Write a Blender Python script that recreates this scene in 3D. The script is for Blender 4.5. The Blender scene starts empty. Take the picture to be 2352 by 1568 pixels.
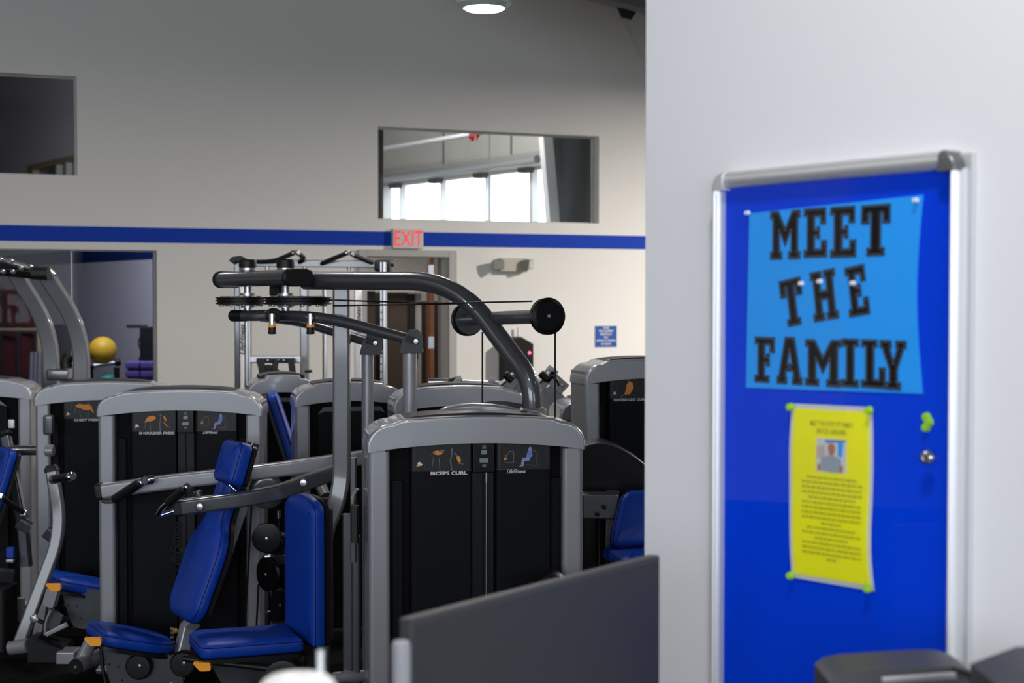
import bpy, bmesh, math, random
from mathutils import Vector, Matrix
random.seed(4)
S = bpy.context.scene
C = S.collection
V3 = Vector
# ------------------------------------------------------------------ camera
FPX, HZ, EYE = 3500.0, 680.0, 1.68
PT = math.atan((784 - HZ) / FPX)
cam_d = bpy.data.cameras.new('camera')
cam_d.sensor_width = 36.0
cam_d.lens = FPX / 2352 * 36
cam_d.clip_start = 0.05
cam_d.dof.use_dof = True
cam_d.dof.focus_distance = 5.3
cam_d.dof.aperture_fstop = 4.6
cam = bpy.data.objects.new('camera', cam_d)
C.objects.link(cam)
cam.location = (0, 0, EYE)
cam.rotation_euler = (math.pi / 2 - PT, 0, 0)
S.camera = cam
# ------------------------------------------------------------------ light
S.view_settings.view_transform = 'Standard'
S.view_settings.look = 'None'
S.view_settings.gamma = 1
S.view_settings.use_curve_mapping = False
S.view_settings.exposure = 0.0
w = bpy.data.worlds.new('world')
S.world = w
w.use_nodes = True
bg = w.node_tree.nodes['Background']
bg.inputs[0].default_value = (0.86, 0.93, 1.0, 1)      # even overcast sky, seen through the far windows
bg.inputs[1].default_value = 5.0

def area(name, loc, look, sx, sy, power, col, shape='RECTANGLE', spread=180):
    d = bpy.data.lights.new(name, 'AREA')
    d.shape = shape; d.size = sx
    if shape in ('RECTANGLE', 'ELLIPSE'): d.size_y = sy
    d.energy = power; d.color = col; d.spread = math.radians(spread)
    o = bpy.data.objects.new(name, d); C.objects.link(o)
    o.location = loc
    o.rotation_euler = (V3(look) - V3(loc)).to_track_quat('-Z', 'Y').to_euler()
    return o
# daylight of the shop front windows behind the camera, and high bays, with unseen ones added for counter brightness and glints
area('window_daylight', (0, -5.85, 2.3), (0, 3.0, 1.3), 15.0, 2.6, 92, (0.84, 0.89, 1.0), spread=95)
LAMPS = [(-0.3, 9.6, 3.5, 60), (5.0, 13.2, 4.0, 745), (-7.0, 8.0, 3.9, 14), (-5.6, 3.0, 3.9, 76), (0.3, 1.2, 3.9, 56),  # the last one here is added to brighten the counter and partition
         (4.5, 8.0, 3.9, 60), (-1.6, 7.6, 3.9, 46), (-2.4, -1.6, 4.2, 14), (2.6, -2.6, 4.2, 14), (-6.4, -2.2, 4.2, 14), (5.4, 4.2, 4.2, 14), (-4.2, 11.4, 4.4, 4)]  # the weak high bays are added for glints on the silver frames

# ------------------------------------------------------------------ geometry helpers
def ray(px, py):
    a, b = (px - 1176) / FPX, (784 - py) / FPX
    return V3((a, math.cos(PT) + math.sin(PT) * b, -math.sin(PT) + math.cos(PT) * b))
def at(px, py, Y):
    r = ray(px, py)
    return V3((0, 0, EYE)) + r * (Y / r.y)
def on_plane(px, py, P, N):
    r = ray(px, py); o = V3((0, 0, EYE))
    return o + r * ((P - o).dot(N) / r.dot(N))
def m_px(n, Y): return n * Y / FPX          # pixels to metres at depth Y

def circ(r, n=18): return [(r * math.cos(2 * math.pi * i / n), r * math.sin(2 * math.pi * i / n)) for i in range(n)]
def rrect(wd, ht, r, n=4):
    out = []
    for cx, cy, a0 in ((wd/2 - r, ht/2 - r, 0), (-wd/2 + r, ht/2 - r, 90), (-wd/2 + r, -ht/2 + r, 180), (wd/2 - r, -ht/2 + r, 270)):
        for i in range(n + 1):
            a = math.radians(a0 + 90 * i / n)
            out.append((cx + r * math.cos(a), cy + r * math.sin(a)))
    return out
def fillet(pts, rad, n=7):
    pts = [V3(p) for p in pts]
    if not isinstance(rad, (list, tuple)): rad = [rad] * (len(pts) - 2)
    out = [pts[0]]
    for i in range(1, len(pts) - 1):
        a, p, b = pts[i-1], pts[i], pts[i+1]
        u, v = (a - p), (b - p)
        t = min(rad[i-1], u.length * .48, v.length * .48)
        p0, p1 = p + u.normalized() * t, p + v.normalized() * t
        for k in range(n + 1):
            s = k / n
            out.append(p0 * (1-s)**2 + p * 2*s*(1-s) + p1 * s*s)
    out.append(pts[-1])
    return out
def roundpoly(pts, r, n=5):
    m = len(pts); out = []
    for i in range(m):
        a, p, b = (V3((*pts[(i+k) % m], 0)) for k in (-1, 0, 1))
        rr = r[i] if isinstance(r, (list, tuple)) else r
        u, v = a - p, b - p
        t = min(rr, u.length*.48, v.length*.48)
        p0, p1 = p + u.normalized()*t, p + v.normalized()*t
        for k in range(n + 1):
            s = k / n
            q = p0*(1-s)**2 + p*2*s*(1-s) + p1*s*s
            out.append((q.x, q.y))
    return out
def inset(poly, d):
    m = len(poly); out = []
    for i in range(m):
        a, p, b = (V3(poly[(i+k) % m]).to_2d() for k in (-1, 0, 1))
        e1, e2 = (p - a), (b - p)
        if e1.length < 1e-9: e1 = e2
        if e2.length < 1e-9: e2 = e1
        n1, n2 = V3((-e1.y, e1.x)).to_2d().normalized(), V3((-e2.y, e2.x)).to_2d().normalized()
        k = n1 + n2
        k = k / max(k.dot(k) / 2, .25)
        out.append((p.x + k.x * d, p.y + k.y * d))
    return out

class MB:
    def __init__(s): s.v = []; s.f = []; s.m = []
    def add(s, vs, fs, mi=0):
        o = len(s.v); s.v += [V3(q) for q in vs]
        for f in fs: s.f.append([i + o for i in f]); s.m.append(mi)
        return s
    def bm(s, b, M=None, mi=0):
        b.verts.index_update()
        s.add([(M @ q.co) if M else q.co.copy() for q in b.verts], [[q.index for q in f.verts] for f in b.faces], mi)
        b.free(); return s
    def box(s, c, size, R=None, bev=0, mi=0, seg=2):
        b = bmesh.new(); bmesh.ops.create_cube(b, size=1)
        for q in b.verts: q.co = V3((q.co.x*size[0], q.co.y*size[1], q.co.z*size[2]))
        if bev: bmesh.ops.bevel(b, geom=list(b.edges), offset=min(bev, min(size)*.45), segments=seg, affect='EDGES', profile=.5)
        M = Matrix.Translation(V3(c)) @ (R.to_4x4() if R else Matrix.Identity(4))
        return s.bm(b, M, mi)
    def fbox(s, O, A, B, D, a, b, d, bev=0, mi=0):     # box in a frame: ranges along unit axes A,B,D
        c = V3(O) + A*((a[0]+a[1])/2) + B*((b[0]+b[1])/2) + D*((d[0]+d[1])/2)
        R = Matrix((A, B, D)).transposed()
        return s.box(c, (abs(a[1]-a[0]), abs(b[1]-b[0]), abs(d[1]-d[0])), R, bev, mi)
    def sweep(s, path, prof, up=None, caps=True, mi=0, closed=False, scale=None):
        path = [V3(p) for p in path]; P = []
        for p in path:
            if not P or (p - P[-1]).length > 1e-6: P.append(p)
        n, k = len(P), len(prof); vs = []
        side = None
        for i, p in enumerate(P):
            if closed: t = P[(i+1) % n] - P[i-1]
            else: t = P[min(i+1, n-1)] - P[max(i-1, 0)]
            t.normalize()
            if up is not None:
                sd = t.cross(V3(up))
                if sd.length < 1e-4: sd = side or t.orthogonal()
            elif side is None: sd = t.orthogonal()
            else: sd = side - t * side.dot(t)
            side = sd.normalized(); nr = side.cross(t)
            sc = scale[i] if scale else 1
            vs += [p + side*(a*sc) + nr*(b*sc) for a, b in prof]
        fs = []
        for i in range(n if closed else n - 1):
            j = (i + 1) % n
            for q in range(k):
                r = (q + 1) % k
                fs.append([i*k+q, j*k+q, j*k+r, i*k+r])
        if caps and not closed: fs += [list(range(k))[::-1][::-1], [(n-1)*k + q for q in range(k)][::-1]]
        return s.add(vs, fs, mi)
    def cyl(s, a, b, r, r2=None, n=22, mi=0, bev=0):
        a, b = V3(a), V3(b); r2 = r if r2 is None else r2
        if bev:
            L = (b - a); u = L.normalized()
            return s.sweep([a, a + u*bev, b - u*bev, b], circ(1, n), mi=mi, scale=[r - bev, r, r2, r2 - bev])
        return s.sweep([a, b], circ(1, n), mi=mi, scale=[r, r2])
    def lathe(s, prof, O, ax, n=28, mi=0):             # prof: (radius, height along ax)
        O, ax = V3(O), V3(ax).normalized()
        x = ax.orthogonal().normalized(); y = ax.cross(x); vs = []
        for r, h in prof:
            for i in range(n):
                t = 2*math.pi*i/n
                vs.append(O + ax*h + x*(r*math.cos(t)) + y*(r*math.sin(t)))
        fs = []
        for j in range(len(prof) - 1):
            for i in range(n):
                k = (i+1) % n
                fs.append([j*n+i, j*n+k, (j+1)*n+k, (j+1)*n+i])
        fs += [list(range(n))[::-1], [(len(prof)-1)*n + i for i in range(n)]]
        return s.add(vs, fs, mi)
    def prism(s, poly, O, U, W, D, mi=0):              # 2D outline in O+U*x+W*y, extruded by vector D
        O, U, W, D = V3(O), V3(U), V3(W), V3(D); m = len(poly)
        a = [O + U*x + W*y for x, y in poly]
        fs = [list(range(m))[::-1], list(range(m, 2*m))] + [[i, (i+1) % m, m + (i+1) % m, m + i] for i in range(m)]
        return s.add(a + [q + D for q in a], fs, mi)
    def flat(s, poly, O, U, W, mi=0): return s.add([V3(O) + V3(U)*x + V3(W)*y for x, y in poly], [list(range(len(poly)))], mi)
    def pillow(s, poly, O, U, W, N, t, bev, crown, mi=0):
        rings = [(bev*.5, 0), (0, bev*.5), (0, t - bev), (bev*.12, t - bev*.62), (bev*.42, t - bev*.25), (bev*.9, t), (bev*2.0, t + crown*.55)]
        if sum(poly[i-1][0]*poly[i][1] - poly[i][0]*poly[i-1][1] for i in range(len(poly))) < 0: poly = poly[::-1]
        O, U, W, N = (V3(q) for q in (O, U, W, N)); m = len(poly); vs = []; fs = []
        for d, h in rings:
            vs += [O + U*x + W*y + N*h for x, y in (inset(poly, d) if d else poly)]
        for j in range(len(rings) - 1):
            for i in range(m):
                k = (i+1) % m
                fs.append([j*m+i, j*m+k, (j+1)*m+k, (j+1)*m+i])
        fs.append(list(range(m))[::-1])
        c = sum((V3(q) for q in vs[-m:]), V3()) / m + N*(crown*.45)
        vs.append(c); L = (len(rings)-1)*m
        for i in range(m): fs.append([L+i, L+(i+1) % m, len(vs)-1])
        return s.add(vs, fs, mi)
    def text(s, body, O, U, W, h, mi=0, sx=1.0, shear=0.0, bold=0.0, align='CENTER', space=1.0):
        cu = bpy.data.curves.new('t', 'FONT'); cu.body = body; cu.size = 1; cu.shear = shear; cu.offset = bold
        cu.align_x = align; cu.align_y = 'BOTTOM_BASELINE'; cu.resolution_u = 3; cu.space_character = space
        o = bpy.data.objects.new('t', cu); C.objects.link(o)
        me = bpy.data.meshes.new_from_object(o.evaluated_get(bpy.context.evaluated_depsgraph_get()))
        k = h / .69
        s.add([V3(O) + V3(U)*(q.co.x*k*sx) + V3(W)*(q.co.y*k) for q in me.vertices], [list(p.vertices) for p in me.polygons], mi)
        bpy.data.objects.remove(o); bpy.data.meshes.remove(me); bpy.data.curves.remove(cu)
        return s
    def build(s, name, mats, parent=None, ang=35, flat=False, label=None, kind=None):
        off = V3((0, 0, 0)); p = parent
        while p: off += V3(p.location); p = p.parent
        me = bpy.data.meshes.new(name)
        me.from_pydata([q - off for q in s.v], [], s.f)
        for m in (mats if isinstance(mats, (list, tuple)) else [mats]): me.materials.append(m)
        me.polygons.foreach_set('material_index', s.m)
        b = bmesh.new(); b.from_mesh(me)
        bmesh.ops.recalc_face_normals(b, faces=b.faces) if not flat else None
        b.to_mesh(me); b.free()
        if not flat:
            me.polygons.foreach_set('use_smooth', [True]*len(me.polygons))
            me.set_sharp_from_angle(angle=math.radians(ang)); wn_ = True
        me.update()
        o = bpy.data.objects.new(name, me); C.objects.link(o)
        if not flat:
            wm = o.modifiers.new('weighted', 'WEIGHTED_NORMAL'); wm.keep_sharp = True; wm.weight = 80
        if parent: o.parent = parent
        if label: o['label'] = label
        if kind: o['kind'] = kind
        return o

def thing(name, label, cat, loc, group=None):
    o = bpy.data.objects.new(name, None); C.objects.link(o); o.location = loc
    o.empty_display_size = .1
    tag(o, label, cat, group); return o
def tag(o, label, cat, group=None):
    o['label'] = label; o['category'] = cat; o['kind'] = 'thing'
    if group: o['group'] = group
    return o
def floor_pt(p): return V3((p.x, p.y, 0))

# ------------------------------------------------------------------ materials
def mat(name, col, rough=.5, metal=0., spec=.5, coat=0., noise=0., nscale=20., bump=0., bscale=200., emis=None, estr=0.):
    m = bpy.data.materials.new(name); m.use_nodes = True
    nt = m.node_tree; b = nt.nodes['Principled BSDF']
    b.inputs['Base Color'].default_value = (*col, 1); b.inputs['Roughness'].default_value = rough
    b.inputs['Metallic'].default_value = metal; b.inputs['Specular IOR Level'].default_value = spec
    b.inputs['Coat Weight'].default_value = coat; b.inputs['Coat Roughness'].default_value = .07
    tc = nt.nodes.new('ShaderNodeTexCoord')
    if noise:
        n = nt.nodes.new('ShaderNodeTexNoise'); n.inputs['Scale'].default_value = nscale; n.inputs['Detail'].default_value = 5
        r = nt.nodes.new('ShaderNodeMapRange'); r.inputs[3].default_value = 1 - noise; r.inputs[4].default_value = 1 + noise
        x = nt.nodes.new('ShaderNodeVectorMath'); x.operation = 'SCALE'; x.inputs[0].default_value = col
        nt.links.new(tc.outputs['Object'], n.inputs['Vector']); nt.links.new(n.outputs['Fac'], r.inputs[0])
        nt.links.new(r.outputs[0], x.inputs['Scale']); nt.links.new(x.outputs[0], b.inputs['Base Color'])
    if bump:
        n2 = nt.nodes.new('ShaderNodeTexNoise'); n2.inputs['Scale'].default_value = bscale
        bp = nt.nodes.new('ShaderNodeBump'); bp.inputs['Strength'].default_value = bump; bp.inputs['Distance'].default_value = .002
        nt.links.new(tc.outputs['Object'], n2.inputs['Vector']); nt.links.new(n2.outputs['Fac'], bp.inputs['Height'])
        nt.links.new(bp.outputs[0], b.inputs['Normal'])
    if emis:
        b.inputs['Emission Color'].default_value = (*emis, 1); b.inputs['Emission Strength'].default_value = estr
    return m
def glass(name, tint, refl=1.0):
    m = bpy.data.materials.new(name); m.use_nodes = True; nt = m.node_tree; nt.nodes.clear()
    o = nt.nodes.new('ShaderNodeOutputMaterial'); mx = nt.nodes.new('ShaderNodeMixShader')
    t = nt.nodes.new('ShaderNodeBsdfTransparent'); t.inputs[0].default_value = (*tint, 1)
    g = nt.nodes.new('ShaderNodeBsdfGlossy'); g.inputs['Roughness'].default_value = .02
    f = nt.nodes.new('ShaderNodeFresnel'); f.inputs[0].default_value = 1.45
    k = nt.nodes.new('ShaderNodeMath'); k.operation = 'MULTIPLY'; k.inputs[1].default_value = refl; k.use_clamp = True
    nt.links.new(f.outputs[0], k.inputs[0]); nt.links.new(k.outputs[0], mx.inputs[0])
    nt.links.new(t.outputs[0], mx.inputs[1]); nt.links.new(g.outputs[0], mx.inputs[2]); nt.links.new(mx.outputs[0], o.inputs[0])
    return m
SILVER = mat('silver_paint', (.25, .255, .278), .38, .3, .5, .85, noise=.05, nscale=600)
SILVER_D = mat('graphite_paint', (.07, .075, .085), .32, .4, .5, .9)
BRKT = mat('cast_bracket', (.045, .048, .053), .55, .1, .3)
STRIPE_S = mat('studio_stripe_dimmed', (.006, .03, .17), .8, spec=.2)  # stripe blue darkened to stand for haze and dimness behind the glass
SILVER_M = mat('mid_grey_paint', (.125, .13, .145), .4, .25, .45, .6)
CHROME = mat('chrome', (.75, .76, .78), .12, 1.)
STEEL = mat('brushed_steel', (.42, .43, .45), .32, .9)
BLACK = mat('black_plastic', (.006, .006, .0065), .45, spec=.3)
BLACKG = mat('black_gloss', (.004, .004, .005), .3, spec=.2)
SHROUD = mat('shroud_plastic', (.0036, .0042, .0062), .55, spec=.1, bump=.15, bscale=900)
RECESS = mat('recess_black', (.0025, .0025, .003), .7, spec=.1)
CHAN = mat('channel_smoked', (.007, .008, .012), .4, spec=.15)
RUBBER = mat('rubber', (.012, .012, .012), .75, bump=.4, bscale=300)
VINYL = mat('blue_vinyl', (.003, .042, .35), .42, spec=.3, bump=.25, bscale=700)
SEAM = mat('blue_seam', (.002, .010, .085), .7, spec=.2)
ORANGE = mat('orange_plastic', (.95, .36, .008), .4)
WHITE_INK = mat('white_print', (.55, .56, .58), .6)
GREY_INK = mat('grey_print', (.10, .10, .115), .6)
DIM_INK = mat('dim_print', (.028, .028, .033), .6)
ORANGE_INK = mat('orange_print', (.62, .22, .015), .6)
BLUE_INK = mat('blue_print', (.10, .17, .52), .6)
VIOLET_INK = mat('lavender_print', (.22, .22, .42), .6)
LCD = mat('lcd_glass', (.16, .20, .19), .3)
WALL = mat('wall_paint', (.80, .777, .735), .75, noise=.015, nscale=3, bump=.12, bscale=120)
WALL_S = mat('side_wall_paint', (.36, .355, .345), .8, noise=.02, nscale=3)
WALL_P = mat('partition_paint', (.70, .715, .76), .7, noise=.01, nscale=4, bump=.12, bscale=150)
STRIPE = mat('stripe_paint', (.003, .045, .42), .7, spec=.25)
STUDIO = mat('studio_paint', (.66, .66, .73), .8, noise=.03, nscale=2)
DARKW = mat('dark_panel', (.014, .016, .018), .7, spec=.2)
METALW = mat('hall_panel', (.62, .61, .58), .7)
CEIL = mat('ceiling_paint', (.17, .165, .16), .85)
BEAM = mat('beam_paint', (.10, .095, .09), .6)
FRAMEG = mat('door_frame_paint', (.46, .44, .42), .5)
FLOOR = mat('rubber_floor', (.0022, .0022, .0026), .8, spec=.06, noise=.5, nscale=180, bump=.3, bscale=400)
WOOD = mat('door_wood', (.36, .10, .02), .45, noise=.25, nscale=14)
ALU = mat('anodised_aluminium', (.58, .59, .62), .38, .45)
GLASS = glass('window_glass', (.93, .95, .96))
GLASS_R = glass('studio_glass', (.72, .74, .80), .16)
ACRYL = glass('acrylic_pane', (.98, .985, .99), .09)
FELT = mat('blue_felt', (.001, .05, .74), .9, spec=.0, noise=.06, nscale=300)
PAPER_B = mat('blue_card', (.015, .34, .97), .6, spec=.3)
PAPER_Y = mat('yellow_paper', (.90, .88, .012), .6, spec=.2)
LAMIN = mat('laminate_edge', (.62, .64, .62), .3)
INK_Y = mat('print_on_yellow', (.36, .35, .02), .7)
LETTER_K = mat('letter_black', (.006, .006, .009), .75, spec=.05)
STITCH = mat('stitch_grey', (.22, .22, .25), .8, spec=.1)
LIME = mat('lime_plastic', (.30, .62, .03), .35)
CLEARW = mat('clear_pin', (.75, .8, .85), .25)
WHITE = mat('white_plastic', (.78, .80, .82), .35)
EXITW = mat('exit_housing', (.66, .645, .60), .5)
LAMPB = mat('lamp_beige', (.50, .475, .39), .5)
LAMPG = mat('lamp_head_grey', (.33, .35, .29), .5)
RED = mat('exit_red', (.85, .04, .06), .5, emis=(1, .05, .08), estr=.55)
SIGNB = mat('sign_blue', (.006, .075, .36), .5)
LED = mat('led_red', (.6, .05, .12), .4, emis=(1, .1, .25), estr=2.5)
LAMPD = mat('lamp_diffuser', (.9, .9, .9), .4, emis=(1, 1, .96), estr=9)
LAMPH = mat('lamp_housing', (.55, .64, .64), .45, .1)  # housing colour lightened to stand for bloom from the lamp
YEL_B = mat('ball_yellow', (.72, .42, .02), .5, bump=.1)
GRN_B = mat('ball_green', (.02, .22, .17), .5)
PURPLE = mat('step_purple', (.16, .10, .42), .5)
PURPLE_D = mat('step_dark', (.05, .01, .06), .5)
REDC = mat('red_cloth', (.055, .004, .005), .8)
TAN = mat('tan_trim', (.38, .30, .20), .6)
LOCKR = mat('locker_brown', (.085, .058, .042), .5)
LOCKD = mat('locker_dark', (.02, .018, .016), .5)
PIPE_R = mat('red_coupling', (.25, .02, .018), .5)
MONB = mat('monitor_plastic', (.035, .037, .042), .5)
MONS = mat('monitor_screen', (.030, .031, .035), .55, spec=.35)
WINW = mat('window_trim_white', (.84, .84, .85), .5)
MAPLE = mat('counter_laminate', (.45, .44, .42), .5)
SKIN = mat('print_skin', (.42, .17, .12), .7)
SHIRT = mat('print_grey_shirt', (.30, .36, .42), .7)

# ------------------------------------------------------------------ back wall frame
KW = 1 / (15.3 * 8565)
def wallY(px): return 1 / (KW * (9500 - px))
B0 = at(0, HZ, wallY(0)); B1 = at(1480, HZ, wallY(1480))
UW = (B1 - B0); UW.z = 0; UW.normalize()
NW = V3((UW.y, -UW.x, 0))                   # towards the camera
OW = V3((B0.x, B0.y, 0)); ZZ = V3((0, 0, 1)); XX = V3((1, 0, 0)); YY = V3((0, 1, 0))
def wuz(px, py, off=0.):
    p = on_plane(px, py, OW + NW*off, NW)
    return (p - OW).dot(UW), p.z
def wp(u, z, off=0.): return OW + UW*u + ZZ*z + NW*off
# partition frame
APW = math.radians(55.8)
DP = V3((math.cos(APW), -math.sin(APW), 0)); NP = V3((-math.sin(APW), -math.cos(APW), 0))
OP = at(1915, HZ, 2.6); OP.z = 0
def puz(px, py, off=0.):
    p = on_plane(px, py, OP + NP*off, NP)
    return (p - OP).dot(DP), p.z
def pp(u, z, off=0.): return OP + DP*u + ZZ*z + NP*off
# hall window wall and studio wall run parallel to the partition
OH = at(1050, HZ, 22); OH.z = 0
OS = at(355, HZ, 17.5); OS.z = 0
def guz(O, px, py, off=0.):
    p = on_plane(px, py, O + NP*off, NP)
    return (p - O).dot(DP), p.z
def gp(O, u, z, off=0.): return O + DP*u + ZZ*z + NP*off

def wall_cells(mb, O, A, N, thick, u0, u1, z0, z1, holes, mi=0):
    us = sorted({u0, u1, *[h[0] for h in holes], *[h[1] for h in holes]}); us = [q for q in us if u0 <= q <= u1]
    zs = sorted({z0, z1, *[h[2] for h in holes], *[h[3] for h in holes]}); zs = [q for q in zs if z0 <= q <= z1]
    for a, b in zip(us, us[1:]):
        run = None
        for c, d in zip(zs, zs[1:]):
            mu, mz = (a+b)/2, (c+d)/2
            solid = not any(h[0] < mu < h[1] and h[2] < mz < h[3] for h in holes)
            if solid: run = (run[0], d) if run else (c, d)
            if (not solid or d == z1) and run:
                mb.fbox(O, A, N, ZZ, (a, b), (-thick, 0), run, 0, mi); run = None
HC = 6.0
def cross_u(O1, A, O2, D):                  # u on line O1+A*u meeting line O2+D*v
    d = O2 - O1; den = A.x*D.y - A.y*D.x
    return (d.x*D.y - d.y*D.x) / den
# openings
ua, zt1 = wuz(868, 292); ub, _ = wuz(1376, 312); _, zb1 = wuz(868, 503)
W1 = (ua, ub, (zb1 + wuz(1383, 513)[1])/2, (zt1 + wuz(1383, 312)[1])/2)
W2 = (wuz(-260, 300)[0], wuz(177, 300)[0], wuz(180, 403)[1], wuz(180, 176)[1])
W3 = (wuz(-330, 600)[0], wuz(360, 600)[0], .22, wuz(363, 575)[1])
D1 = (wuz(841, 700)[0], wuz(1029, 700)[0], -.01, wuz(935, 590)[1])
uL = (-9.2 - OW.x) / UW.x; uR = (9.2 - OW.x) / UW.x
mb = MB(); wall_cells(mb, OW, UW, NW, .2, uL, uR, 0, HC, [W1, W2, W3, D1])
wb = mb.build('wall_back', WALL, kind='structure')
us0, zs1 = wuz(740, 529); _, zs0 = wuz(740, 562.5)
MB().fbox(OW, UW, NW, ZZ, (uL, wuz(898, 550)[0]), (0, .003), (zs0, zs1)).build('stripe', STRIPE, wb)
MB().fbox(OW, UW, NW, ZZ, (wuz(898, 550)[0], uR), (0, .003), (zs0, zs1)).build('stripe', STRIPE, wb)
# thin raised panel added for the diagonal shade line high on the back wall
t = MB(); q = [wuz(*p) for p in ((1425, 26), (1500, 190), (1560, 190), (1560, 20))]
t.prism([(a, b) for a, b in q], OW, UW, ZZ, NW*.03).build('shade_panel', WALL, kind='structure')
# main room shell
def slab(poly, z0, z1, name, m):
    MB().prism(poly, (0, 0, z0), XX, YY, (0, 0, z1-z0)).build(name, m, kind='structure')
bl, br = wp(uL, 0), wp(uR, 0)
slab([(-17, -8), (17, -8), (17, 34), (-17, 34)], -.1, 0, 'floor', FLOOR)
slab([(-9.2, -6), (9.2, -6), (br.x, br.y), (bl.x, bl.y)], HC, HC+.1, 'ceiling', CEIL)
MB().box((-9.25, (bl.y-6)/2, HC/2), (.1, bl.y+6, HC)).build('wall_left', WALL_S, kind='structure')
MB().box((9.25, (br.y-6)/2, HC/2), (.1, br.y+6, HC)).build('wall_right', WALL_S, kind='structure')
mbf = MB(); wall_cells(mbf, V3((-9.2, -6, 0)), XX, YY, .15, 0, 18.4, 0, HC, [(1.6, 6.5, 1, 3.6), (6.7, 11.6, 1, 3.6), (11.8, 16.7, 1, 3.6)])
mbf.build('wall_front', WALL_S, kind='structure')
# ------------------------------------------------------------------ window wall seen through the upper opening
hu = lambda px, py: guz(OH, px, py)
uD = hu(1262, 400)[0]; uHL = hu(760, 400)[0]
zwt = (hu(930, 426)[1] + hu(1210, 386)[1]) / 2
us_, ue_ = hu(874, 450)[0], hu(1258, 450)[0]
mh = MB(); wall_cells(mh, OH, DP, NP, .2, uHL, uD + .3, 0, HC, [(us_, ue_, 1.2, zwt)])
wh = mh.build('wall_hall', METALW, kind='structure')
lin = MB().fbox(OH, DP, NP, ZZ, (uHL, uD), (0, .05), (zwt + .02, zwt + .22)).build('lintel', FRAMEG, wh)
for px, wd in ((916, .013), (1009, .013), (1112, .010), (1216, .035)):
    u = hu(px, 450)[0]
    MB().fbox(OH, DP, NP, ZZ, (u - wd, u + wd), (-.12, -.02), (1.2, zwt)).build('mullion', WINW, wh)  # bars kept thin and white to stand for bloom from the sky
    MB().prism([(-.13, 0), (.13, 0), (.09, -.07), (-.09, -.07)], gp(OH, u, zwt + .02, .0), DP, ZZ, NP*.12).build('bracket', BEAM, wh)
for px in (1019, 1175):
    u = hu(px, 350)[0]
    MB().fbox(OH, DP, NP, ZZ, (u - .012, u + .012), (0, .012), (zwt + .2, HC)).build('panel_seam', BEAM, wh)
pz = (hu(930, 414)[1] + hu(1210, 376)[1]) / 2
o = MB().cyl(gp(OH, uHL, pz, .35), gp(OH, uD + .22, pz, .35), .055).build('curtain_rail', mat('rail_grey', (.42, .43, .45), .35, .3))
tag(o, 'long silver rail above the bright row of windows beyond the wall opening', 'rail')
# sprinkler pipe with its red coupling
def P(px, py, Y): return at(px, py, Y)
sp = thing('sprinkler_pipe', 'pale sprinkler pipe with a red coupling high behind the wall opening', 'pipe', P(980, 326, 19.5))
MB().cyl(P(820, 352, 20.6), P(1085, 308, 19.0), .030).build('pipe', mat('pipe_grey', (.40, .40, .43), .4), sp)
MB().cyl(P(1085, 308, 19.0), P(1180, 300, 18.6), .016).build('branch_pipe', STEEL, sp)
c0 = P(1090, 308, 19.0)
MB().cyl(c0 - DP*.09, c0 + DP*.04, .058, bev=.01).cyl(c0 - DP*.07, c0 - DP*.07 - ZZ*.085, .026).cyl(c0 + DP*.03, c0 + DP*.03 - ZZ*.075, .024).build('coupling', PIPE_R, sp, label='red pipe coupling')
# leaning white column and dark cross wall
o = MB().sweep([P(1240, 150, 19.2), P(1279, 620, 19.2)], rrect(.10, .16, .01), up=NP).build('column_1', WINW, kind='structure')
d1 = gp(OH, uD, 0, 0); d2 = wp(wuz(1440, 400)[0], 0, -.2)
dd = (d2 - d1); dl = dd.length; dd.normalize(); dn = V3((dd.y, -dd.x, 0))
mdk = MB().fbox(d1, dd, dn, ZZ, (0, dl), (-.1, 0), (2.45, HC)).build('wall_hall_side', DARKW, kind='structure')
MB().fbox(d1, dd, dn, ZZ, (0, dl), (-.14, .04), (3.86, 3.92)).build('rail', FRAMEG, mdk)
e1 = gp(OH, uHL, 0); e2 = wp(wuz(660, 400)[0], 0, -.2); ee = (e2 - e1); el = ee.length; ee.normalize()
MB().fbox(e1, ee, V3((ee.y, -ee.x, 0)), ZZ, (0, el), (-.05, .05), (0, HC)).build('wall_hall_end', METALW, kind='structure')
slab([(e1.x, e1.y), (e2.x, e2.y), (d2.x, d2.y), (d1.x, d1.y)], HC, HC + .1, 'ceiling_hall', METALW)
o = MB().sweep([P(874, 250, 17.5), P(874, 560, 17.5)], rrect(.05, .05, .005), up=NP).build('column_2', BEAM, kind='structure')
area('hall_fill', P(1000, 180, 18.2), P(1060, 380, 21.5), 1.2, .3, 60, (1, .97, .92))
# ------------------------------------------------------------------ studio behind the lower pane
su = lambda px, py: guz(OS, px, py)
uSr = cross_u(OS, DP, wp(0, 0, -.2), UW); uSl = su(-420, 600)[0]
cz0 = (su(75, 378)[1] + su(172, 358)[1]) / 2
cw = (su(66, 390)[0], su(250, 390)[0], cz0 - .75, cz0)
ms = MB(); wall_cells(ms, OS, DP, NP, .15, uSl, uSr - .02, 0, HC, [cw])
wst = ms.build('wall_studio', STUDIO, kind='structure')
_, sz1 = su(250, 583 - 7); _, sz0 = su(250, 595)
MB().fbox(OS, DP, NP, ZZ, (uSl, uSr), (0, .004), (sz0 - .03, sz1 + .04)).build('stripe', STRIPE_S, wst)
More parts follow.
